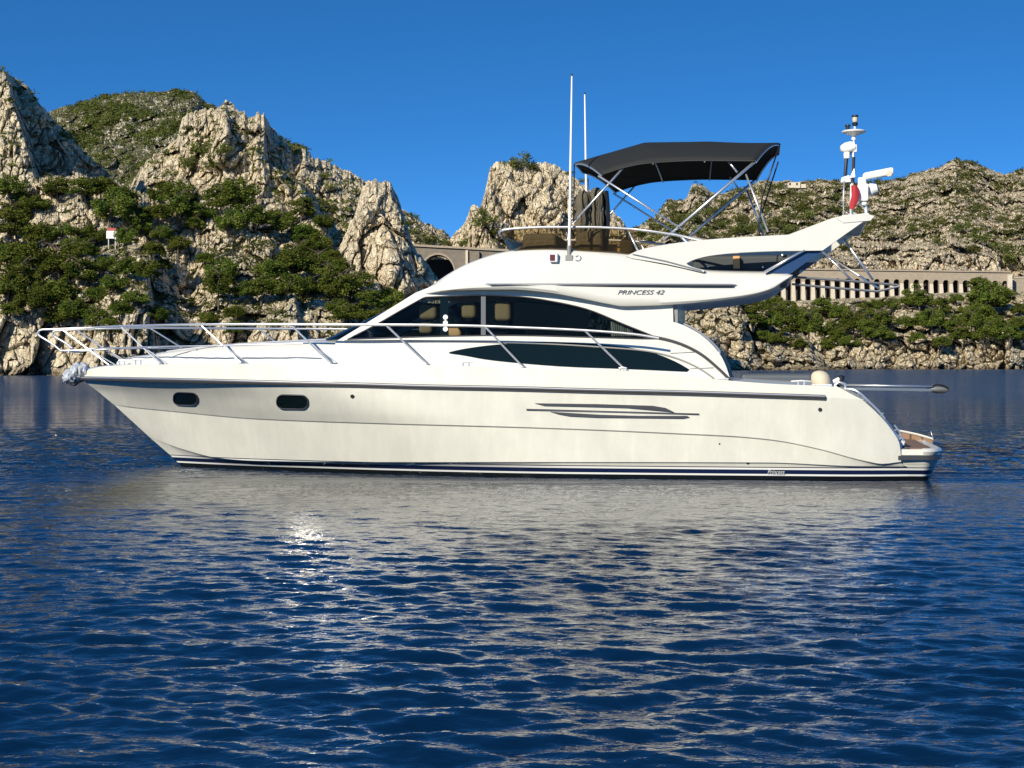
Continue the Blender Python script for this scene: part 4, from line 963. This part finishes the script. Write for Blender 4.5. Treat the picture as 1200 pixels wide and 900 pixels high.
# ---- bimini canopy
NS, NT = 33, 25
edge = [(705,204.5),(730,196.5),(757,191.3),(790,189),(820,188),(850,188.2),(886,188.5)]
crest = [(673,190),(700,181.5),(728,173.5),(755,166.3),(790,165.3),(823,165.3),(868,166.2),(914,167)]
G = []
for i in range(NT):
    t = i / (NT - 1)
    px_e = 705 + (886 - 705) * t; e = V(px_e, float(pchip([q[0] for q in edge], [q[1] for q in edge], [px_e])[0]), -1.30)
    px_c = 673 + (914 - 673) * t; c = V(px_c, float(np.interp(px_c, [q[0] for q in crest], [q[1] for q in crest])), -.62)
    row = []
    for j in range(NS):
        s = -1 + 2 * j / (NS - 1); u = abs(s) ** 2.6
        u2 = min(1, (abs(s) / .50) ** 2 * .06) if abs(s) < .5 else .06 + .94 * ((abs(s) - .5) / .5) ** 1.7
        x = c.x + (e.x - c.x) * (max(0, abs(s) - .42) / .58) ** 1.1
        # the cloth sags slightly between its hoops
        sag = -.010 * math.sin(math.pi * ((t * 3) % 1)) 
        row.append(Vector((x, 1.30 * s, c.z + (e.z - c.z) * u2 + sag * (1 - u2))))
    G.append(row)
b = MB(); b.rings(G, closed=False, caps=False); can = b.build('canopy', M['canvas'], yacht, recalc=False)
md = can.modifiers.new('thick', 'SOLIDIFY'); md.thickness = .015
hem = G[0] + [r[-1] for r in G[1:]] + G[-1][::-1][1:] + [r[0] for r in G[::-1][1:]]
b = MB(); b.tube(hem, .012, 6, caps=False); b.build('hem', mat('canopy_hem', (.03, .034, .034), .8), can)
for k in (8, 16):
    b = MB(); b.tube([p + Vector((0, 0, .004)) for p in G[k]], .007, 5); b.build('canopy_seam', M['charcoal'], can)
def pole(a, c, y1_, y2_=None, r_=.016, m='steel', name='canopy_pole', both=True):
    y2_ = y1_ if y2_ is None else y2_
    for s in ((1, -1) if both else (1,)):
        p, q = V(*a, y1_), V(*c, y2_); p.y *= s; q.y *= s; b = MB(); b.tube([p, q], r_, 8); b.build(name, M[m], yacht)
pole((777,281.5), (884,190), -1.34, -1.26, .022)
pole((701,206), (800,269), -1.32, -1.34)
pole((671,262), (730,197), -1.34, -1.27)
pole((874,204), (900,272), -1.22, -1.36)
pole((852,187), (864,202), -1.20, -1.24)
pole((914,169), (893,232), -1.10, -1.30, .012, 'black', 'canopy_strap')
pole((893,232), (888,275), -1.30, -1.40, .009, 'black', 'canopy_strap')
pole((673,192), (672,262), -1.05, -1.34, .010, 'black', 'canopy_strap')
for k in (0, 8, 16, 24):
    b = MB(); b.tube([p + Vector((0, 0, -.022)) for p in G[k]], .013, 6); b.build('canopy_hoop', M['steel'], yacht)

# ---- mast with lights, horn and radar
ms = lambda px, py, y=0.: V(px, py, y)
b = MB(); b.tube([ms(997.5, 254), ms(999, 205), ms(1001, 158)], [.028, .024, .02], 10); mast = b.build('mast', M['steel'], yacht)
b = MB(); b.tube([ms(988, 254, -.08), ms(989, 212, -.08)], .012, 8); b.tube([ms(988, 246), ms(997, 253)], .01, 6); b.build('mast_stay', M['steel'], mast)
b = MB(); b.tube([ms(990.5, 206), ms(992, 186), ms(998, 175)], .028, 8); b.tube([ms(999.5, 214, -.04), ms(1000.5, 184, -.04)], .024, 8); b.build('cable_bundle', M['black'], mast)
b = MB(); b.lathe([(0, -.07), (.03, -.07), (.05, -.05), (.10, -.035), (.19, 0), (.195, .012), (.16, .03), (0, .045)], ms(1000.5, 155), 28); b.lathe([(0, -.13), (.035, -.12), (.035, -.06)], ms(1000.5, 155), 14); b.build('satellite_disc', M['white'], mast)
b = MB(); b.tube([ms(1001.5, 153), ms(1001.8, 146)], .016, 8); b.build('light_stem', M['white'], mast)
p = ms(1002, 141); b = MB(); b.lathe([(0, -.09), (.035, -.09), (.05, -.05), (.03, -.03), (.03, .05), (.052, .055), (.052, .08), (0, .085)], p, 16); o = b.build('anchor_light', M['black'], mast)
b = MB(); b.lathe([(.0315, -.03), (.042, -.01), (.042, .04), (.0315, .05)], p, 16); b.build('lens', M['cream'], o)
b = MB(); b.lathe([(0, -.04), (.03, -.04), (.035, .02), (.045, .03), (.045, .05), (0, .055)], ms(993.5, 150), 14); b.build('small_light', M['black'], mast)
b = MB(); b.lathe([(0, -.12), (.05, -.10), (.085, -.03), (.09, .06), (.07, .12), (0, .14)], ms(993, 173), 18, Matrix.Rotation(R(80), 3, 'Y')); b.lathe([(0, -.06), (.05, -.05), (.055, .03), (.03, .06), (0, .065)], ms(992.5, 182), 16); b.build('gps_dome', M['white'], mast)
b = MB(); b.box(ms(1001.5, 174), (.07, .08, .12)); b.build('junction_box', M['white'], mast, .012)
p = ms(990.5, 210); b = MB(); b.add([p + Vector(v) for v in ((-.075, -.07, -.06), (.09, -.07, -.05), (.06, -.07, .06), (-.06, -.07, .02), (-.075, .07, -.06), (.09, .07, -.05), (.06, .07, .06), (-.06, .07, .02))], [(0,1,2,3), (4,7,6,5), (0,4,5,1), (1,5,6,2), (2,6,7,3), (3,7,4,0)]); b.build('loudhailer', M['white'], mast, .012)
b = MB(); b.box(ms(1011, 226), (.17, .20, .28)); b.box(ms(1010, 212.5), (.13, .15, .12)); b.box(ms(1011, 239), (.13, .14, .06)); rad = b.build('radar_pedestal', M['white'], yacht, .035, 3)
b = MB(); b.lathe([(0, -.1), (.08, -.09), (.11, -.03), (.09, .06), (0, .09)], ms(1023, 221, .1), 16, Matrix.Rotation(R(75), 3, 'Y')); b.build('searchlight', M['white'], rad)
b = MB(); a_, c_ = ms(1011, 207, -.02), ms(1047, 200.5, -.25)
rg = []
d_ = (c_ - a_)
for k, sc_ in ((0, .35), (.02, .8), (.08, 1), (.92, 1.12), (.98, .9), (1, .4)):
    q = a_ + d_ * k; rg.append([q + Vector((0, .05 * sc_ * math.cos(t), .058 * sc_ * math.sin(t))) for t in np.linspace(0, 6.283, 17)[:-1]])
b.rings(rg, closed=True, caps=True); b.build('radar_scanner', M['white'], rad)
b = MB(); b.lathe([(0, .01), (.045, .008), (.05, 0)], ms(1042, 203.4, -.29), 16, Matrix.Rotation(R(90), 3, 'X')); b.build('scanner_badge', M['cream'], rad)
b = MB(); b.tube(smooth_path([ms(1008, 240), ms(1013, 245), ms(1014, 252)], 4), .014, 6); b.tube([ms(1015, 240), ms(1016, 252)], .02, 8); b.build('radar_leg', M['steel'], rad)
# flag hanging in folds from the mast stay: a thing of its own
rg = []
for k in range(11):
    t = k / 10; c = V(1001 - 1.5 * t + 1.2 * math.sin(t * 4), 217 + 28 * t, -.18); w_ = .03 + .028 * math.sin(math.pi * min(1, t * .9 + .1))
    rg.append([c + Vector((w_ * math.cos(a) * (1 + .3 * math.sin(3 * a + k * .4)), w_ * .7 * math.sin(a), 0)) for a in np.linspace(0, 6.283, 19)[:-1]])
b = MB(); b.rings(rg, closed=True, caps=True); fl = b.build('flag', M['red'], None)
fl.location = yacht.location; fl.rotation_euler = yacht.rotation_euler
tag(fl, 'folded red flag hanging limp from the mast beside the radar', 'flag')
b = MB(); q = V(998, 216, -.10); b.tube([q, V(997, 250, -.10)], .022, 8); b.build('white_band', M['white'], fl)
b = MB(); b.add([V(996,208,-.1), V(1001,197,-.1), V(1002,207,-.12), V(1001,208.5,-.1)], [(0,1,2,3)]); b.build('pennant', M['white'], mast)

# ---- rails
def rail_pt(px, py, inset=.10):
    y = -.6
    for _ in range(14): p = V(px, py, y); y = -max(.30, hb(p.x) - inset) if p.x > -7.3 else -.30
    return V(px, py, y)
def tube_both(name, P, r, m, par=yacht, n=8):
    for s in (1, -1):
        b = MB(); b.tube([Vector((p.x, p.y * s, p.z)) for p in P], r, n); b.build(name, M[m], par)
top = [(690,387.5),(640,385),(600,383.5),(560,382),(500,380.8),(452,380.5),(400,380.5),(340,380),(285,380),(235,380.3),(190,381),(141,382.3),(110,384),(72,385.5),(55,386.3)]
P = smooth_path([rail_pt(*q) for q in [(772,396.5),(740,391.5)] + top], 4)
f0 = P[-1]; P += smooth_path([f0, Vector((f0.x - .12, -.30, f0.z - .01)), Vector((f0.x - .15, -.30, f0.z - .09)), rail_pt(60, 402), rail_pt(71, 411)], 4)[1:]
tube_both('top_rail', P, .019, 'steel')
md_ = smooth_path([rail_pt(*q) for q in ((71,411),(90,410.5),(115,408.5),(150,407.3),(200,406),(245,405.3),(300,403.8),(355,402.5))], 4)
tube_both('mid_rail', md_, .012, 'steel')
q = rail_pt(71, 411); b = MB(); b.tube([q, mir(q)], .016, 8); b.tube([rail_pt(80, 412.5), mir(rail_pt(80, 412.5))], .012, 8); b.build('pulpit_crossbar', M['steel'], yacht)
q2 = rail_pt(80, 392); 
for tx, ty, bx, by in ((72,385.5,129,430), (141,382.3,189,429), (235,380.3,283,428), (340,380,389,427.5), (452,380.5,502,428), (568,382.2,614,428.5), (685,387.2,734,433)):
    A = rail_pt(tx, ty); Bp = rail_pt(bx, by, .14); Bp.z = deck_z(Bp.x) + .0
    for s in (1, -1):
        b = MB(); a1, b1 = Vector((A.x, A.y * s, A.z)), Vector((Bp.x, Bp.y * s, Bp.z)); b.tube([a1, b1], .015, 8)
        if bx < 450: m1 = a1.lerp(b1, .62); b.tube([m1, Vector((m1.x + .06, m1.y, m1.z - .02)), Vector((b1.x + .10, b1.y + .05 * s, b1.z))], .011, 6)
        b.lathe([(0, .03), (.03, .02), (.045, 0)], b1, 12); b.build('stanchion', M['steel'], yacht)
def cleat(px, py, y, w=.26, name='cleat'):
    c = V(px, py, y); b = MB(); b.tube([c + Vector((-w / 2, 0, .065)), c + Vector((0, 0, .072)), c + Vector((w / 2, 0, .065))], [.012, .018, .012], 8)
    for dx_ in (-.045, .045): b.tube([c + Vector((dx_, 0, -.02)), c + Vector((dx_, 0, .07))], .014, 8)
    b.build(name, M['steel'], yacht)
cleat(162, 426, -.85, .20); cleat(143, 427, -.45, .12); cleat(546, 429.5, -1.85, .28); cleat(846, 449, -1.8, .2); cleat(939, 452, -1.6, .30)
cleat(730, 436.5, -1.88, .12)
# foredeck hatch rail and low handrail on the coachroof
b = MB(); b.tube(smooth_path([V(x, y, -1.0) for x, y in ((192,413.5),(197,411.8),(240,406.5),(300,402),(350,399.2),(385,397.5))], 4), .010, 6)
for x, y in ((230,408.5),(290,403.8),(350,400.5)): b.tube([V(x, y + 2, -1.0), V(x, y - 1.2, -1.0)], .009, 6)
b.build('coachroof_handrail', M['steel'], yacht)

# ---- anchor in its roller, wrapped in clear plastic
pa_ = V(88, 438, 0); av = []
r = random.Random(3); rg = []
for k in range(16):
    t = k / 15; c = V(103 - 27 * t, 434.5 + 8 * t ** 1.6, 0); w_ = .09 + .07 * math.sin(math.pi * min(1, t * .95 + .05))
    rg.append([c + Vector((.02 * r.uniform(-1, 1), 1.1 * w_ * math.cos(a) * r.uniform(.75, 1.25), w_ * math.sin(a) * r.uniform(.72, 1.25))) for a in np.linspace(0, 6.283, 19)[:-1]])
b = MB(); b.rings(rg, closed=True, caps=True, smooth=False); anc = b.build('anchor_wrapping', M['foil'], yacht)
b = MB(); b.tube(smooth_path([V(100, 441, 0), V(92, 445, 0), V(86, 449, 0), V(80, 447, 0), V(77, 441, 0)], 4), [.05, .05, .05, .045, .04, .04, .04, .04, .035, .03, .03, .03, .03, .03, .03, .02, .02], 8, flat=1.4); b.build('anchor_fluke', M['rubber'], anc)
b = MB(); b.box(V(99, 439.5, 0), (.28, .16, .07)); b.build('bow_roller', M['steel'], yacht, .015)

# ---- stern: swim platform, passerelle, rails, winch cover, shaded far coaming
x_in = V(1052, 530, -1.75).x; x_out = V(1101, 524, -1.2).x; zt = V(1075, 526.5, -1.72).z
def plan(sc=1.0, inset=0.0, xi=0.0):
    out = []
    for s_ in (-1, 1):
        arc = [(x_in + xi, -1.80 + inset), (x_out - .30, -1.76 + inset)] + [(x_out - .30 + (.30 - inset * .9) * math.sin(a), -1.22 - (.54 - inset) * math.cos(a)) for a in np.linspace(.15, 1.5708, 9)]
        out += arc if s_ == -1 else [(x, -y) for x, y in arc[::-1]]
    return out
def slab(name, m, inset_t, inset_b, z1_, z0_, par=yacht, xi=0.):
    P1, P0 = plan(inset=inset_t, xi=xi), plan(inset=inset_b, xi=xi); b = MB(); n = len(P1)
    v = [Vector((x, y, z1_)) for x, y in P1] + [Vector((x, y, z0_)) for x, y in P0]
    b.add(v, [(i, (i + 1) % n, n + (i + 1) % n, n + i) for i in range(n)], True); b.add(v[:n], [tuple(range(n))]); b.add(v[n:], [tuple(range(n))[::-1]]); return b.build(name, m, par)
sp_ = slab('swim_platform', M['gel'], 0.02, 0.0, zt, zt - .085); slab('platform_bumper', M['rubber'], -.03, -.03, zt - .092, zt - .155, sp_); slab('platform_underside', M['hullgel'], .01, .05, zt - .158, .24, sp_, -.3); slab('platform_keel', M['hullgel'], .05, .30, .237, -.25, sp_, -.3)
slab('teak_deck', M['teak'], .16, .16, zt + .012, zt + .002, sp_, .12)
b = MB(); Pq = [Vector((x, y, zt - .035)) for x, y in plan(inset=.03)]; b.tube(Pq[1:-1], .05, 8); b.build('platform_rim', M['gel'], sp_)
b = MB(); b.add([Vector(V(1054, py_, 1.38 + dy_)) for dy_ in (0, .08) for py_ in (523, 506)] + [Vector(V(1093, py_, 1.2 + dy_)) for dy_ in (0, .08) for py_ in (522, 515)], [(0,1,3,2), (4,6,7,5), (0,4,5,1), (2,3,7,6), (1,5,7,3), (0,2,6,4)]); b.build('platform_coaming', M['teak'], sp_)
b = MB(); b.box((x_in - .02, 0, zt + .075), (.34, 2.6, .12)); b.build('transom_step', M['gel'], sp_, .02)
b = MB(); q = [V(1053, 504.5, 1.36), V(1075, 509, 1.3), V(1094, 514.5, 1.18)]; b.tube(smooth_path(q, 4), .018, 6); b.build('platform_rail', M['gel'], sp_)
b = MB(); p = Vector((x_out - .05, -.9, zt + .08)); b.tube([p, p + Vector((-.05, 0, .16))], .006, 6); b.build('ladder_pull', M['steel'], sp_)
b = MB(); b.tube(smooth_path([V(x, y, yy) for x, y, yy in ((990,456,-1.75),(999,456.5,-1.8),(1008,461,-1.82),(1020,472,-1.8),(1030,482,-1.78),(1037,491,-1.76))], 4), .016, 8)
b.tube([V(1006, 463, -1.78), V(1006, 459, -1.82)], .014, 6); b.tube([V(1030, 489, -1.7), V(1035, 484, -1.78)], .014, 6); b.build('stern_handrail', M['steel'], yacht)
b = MB(); b.tube([V(1048, 498, -1.55), V(1054, 506, -1.55), V(1059, 517, -1.55)], .014, 8); b.tube([V(1045, 506, -1.6), V(1052, 503, -1.5)], .013, 6); b.tube([V(1050, 513, -1.6), V(1056, 509, -1.5)], .013, 6); b.tube([V(1052, 514, -1.6), V(1058, 528, -1.6)], .012, 6); b.build('boarding_ladder', M['steel'], yacht)
a = V(990, 455, .7); c = V(1092, 456.5, .7); mid = a.lerp(c, .5)
b = MB(); b.box((mid.x, .7, mid.z - .01), ((c - a).length, .30, .05), Matrix.Rotation(math.atan2(-(c.z - a.z), c.x - a.x), 3, 'Y')); pas = b.build('passerelle', mat('brushed_alloy', (.20, .23, .25), .35, .7), yacht, .01)
b = MB(); b.tube([a + Vector((0, -.17, .055)), c + Vector((0, -.17, .05))], .014, 8); b.tube([a + Vector((0, .17, .055)), c + Vector((0, .17, .05))], .014, 8); b.build('side_rail', M['steel'], pas)
b = MB(); b.lathe([(0, -.18), (.035, -.15), (.055, -.05), (.05, .08), (.03, .15), (0, .17)], V(1099, 456, .6), 14, Matrix.Rotation(R(90), 3, 'Y')); b.build('tip_roller', mat('tip_grey', (.12, .13, .13), .4), pas)
b = MB(); b.tube(smooth_path([V(1090, 453, .55), V(1098, 450.5, .55), V(1108, 453, .55), V(1111, 457, .55), V(1104, 460, .55), V(1092, 459, .55)], 4), .016, 6); b.build('tip_bracket', M['black'], pas)
rg = []
for zf, sc_ in ((0, .95), (.08, 1), (.45, 1.0), (.7, .9), (.88, .68), (.97, .35), (1, .08)):
    c = V(963.5 - 1 * zf, 452, -1.2); hh = 17.5 / F * 25.6
    rg.append([Vector((c.x + .15 * sc_ * math.cos(a) - .03 * zf, c.y + .17 * sc_ * math.sin(a), c.z + hh * zf)) for a in np.linspace(0, 6.283, 21)[:-1]])
b = MB(); b.rings(rg, closed=True, caps=True); b.build('winch_cover', M['cream'], yacht)
b = MB(); b.box(V(963, 452.5, -1.2), (.30, .34, .07)); b.build('winch_base', M['steel'], yacht, .01)
p, q = V(974, 449, -1.1), V(986, 443, -1.1); b = MB(); b.tube([p, q], .035, 10); o = b.build('davit_arm', M['white'], yacht); b = MB(); b.lathe([(0, -.05), (.045, -.04), (.05, .03), (0, .05)], q, 12); b.build('davit_cap', M['black'], o)
b = MB(); b.tube([V(978, 452, -1.1), V(983, 448, -1.1), V(990, 450, -1.1), V(991, 455, -1.1)], .02, 8); b.build('stern_fairlead', M['steel'], yacht)
a = V(868, 447, .3); c = V(953, 438, .3); b = MB(); b.box(((a.x + c.x) / 2, .75, (a.z + c.z) / 2 - .12), (c.x - a.x, 1.5, c.z - a.z + .26)); b.build('shaded_far_coaming', M['slate'], yacht, .07, 3)  # box stands for the far coaming, its shade put into the slate colour
b = MB(); b.tube(smooth_path([V(x, y, -1.25) for x, y in ((788,378),(797,378.5),(812,385),(828,396),(838,405.5),(843,412),(841,416))], 4), .022, 8); ar_ = b.build('cockpit_side_rail', M['steel'], yacht)
b = MB(); b.panel([(V(x, y, -1.24).x, V(x, y, -1.24).z) for x, y in ((790,379.5),(800,380.5),(812,387),(828,398),(838,408),(841,414),(830,406),(812,393))], [], lambda x, z: -1.24, .02); b.build('side_screen', M['black'], ar_)
# flybridge aft rail frame behind the arch
for yy in (-.2, 1.0):
    pass
b = MB(); Q = lambda x, y, yy=-1.2: V(x, y, yy)
b.tube([Q(928, 324.5), Q(1000, 329.5), Q(1052, 334)], .018, 8); b.tube([Q(928, 333), Q(985, 338), Q(1028, 341.5), Q(1054, 335.5)], .018, 8)
b.tube([Q(928, 324.5, 1.2), Q(1052, 334, 1.2)], .014, 8); b.tube([Q(1052, 334), Q(1052, 334, 1.2)], .014, 8)
b.build('aft_rail_frame', mat('dull_steel', (.28, .29, .30), .35, .8), yacht)
for p_, q_ in ((Q(988, 279), Q(1023, 328)), (Q(965, 296, 1.0), Q(1001, 331, 1.0)), (Q(964, 296, .4), Q(1030, 338, -.2))):
    b = MB(); b.tube([p_, q_], .018, 8); b.build('aft_rail_strut', M['steel'], yacht)
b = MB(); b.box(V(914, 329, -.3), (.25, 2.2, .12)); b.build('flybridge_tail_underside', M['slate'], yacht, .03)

# ---- model lettering on the flybridge side
def text_mesh(name, s, mtl, px0, px1, pyb, y, shear=.25, par=None, hgt=6.2, off=.006, track=1.0):
    cu = bpy.data.curves.new(name, 'FONT'); cu.body = s; cu.shear = shear; cu.extrude = .02; cu.space_character = track
    t = bpy.data.objects.new(name + '_tmp', cu); COL.objects.link(t); bpy.context.view_layer.update()
    dg = bpy.context.evaluated_depsgraph_get(); me = bpy.data.meshes.new_from_object(t.evaluated_get(dg)); bpy.data.objects.remove(t)
    n = len(me.vertices); co = np.zeros(n * 3, np.float32); me.vertices.foreach_get('co', co); co = co.reshape(-1, 3)
    co[:, 0] -= co[:, 0].min(); co[:, 0] /= co[:, 0].max(); co[:, 1] -= co[:, 1].min(); co[:, 1] /= co[:, 1].max()
    A, B_ = V(px0, pyb[0], y), V(px1, pyb[1], y); h_m = hgt / F * 25.3
    out = np.stack([A.x + (B_.x - A.x) * co[:, 0], np.full(n, y - off) - co[:, 2] * .1, A.z + (B_.z - A.z) * co[:, 0] + h_m * co[:, 1]], 1)
    me.vertices.foreach_set('co', out.ravel().astype(np.float32)); me.update(); me.materials.clear()
    return link(name, me, mtl, par)
text_mesh('lettering', 'PRINCESS 42', M['chrome_letter'], 724, 778.5, (345.4, 345.2), -1.612, .35, fly, 5.4)
text_mesh('boot_stripe_lettering', 'Princess', mat('pale_letter', (.45, .46, .44), .5), 899.5, 919.5, (555.6, 555.6), hull_y(910, 553) - .012, .3, hull, 5.0)
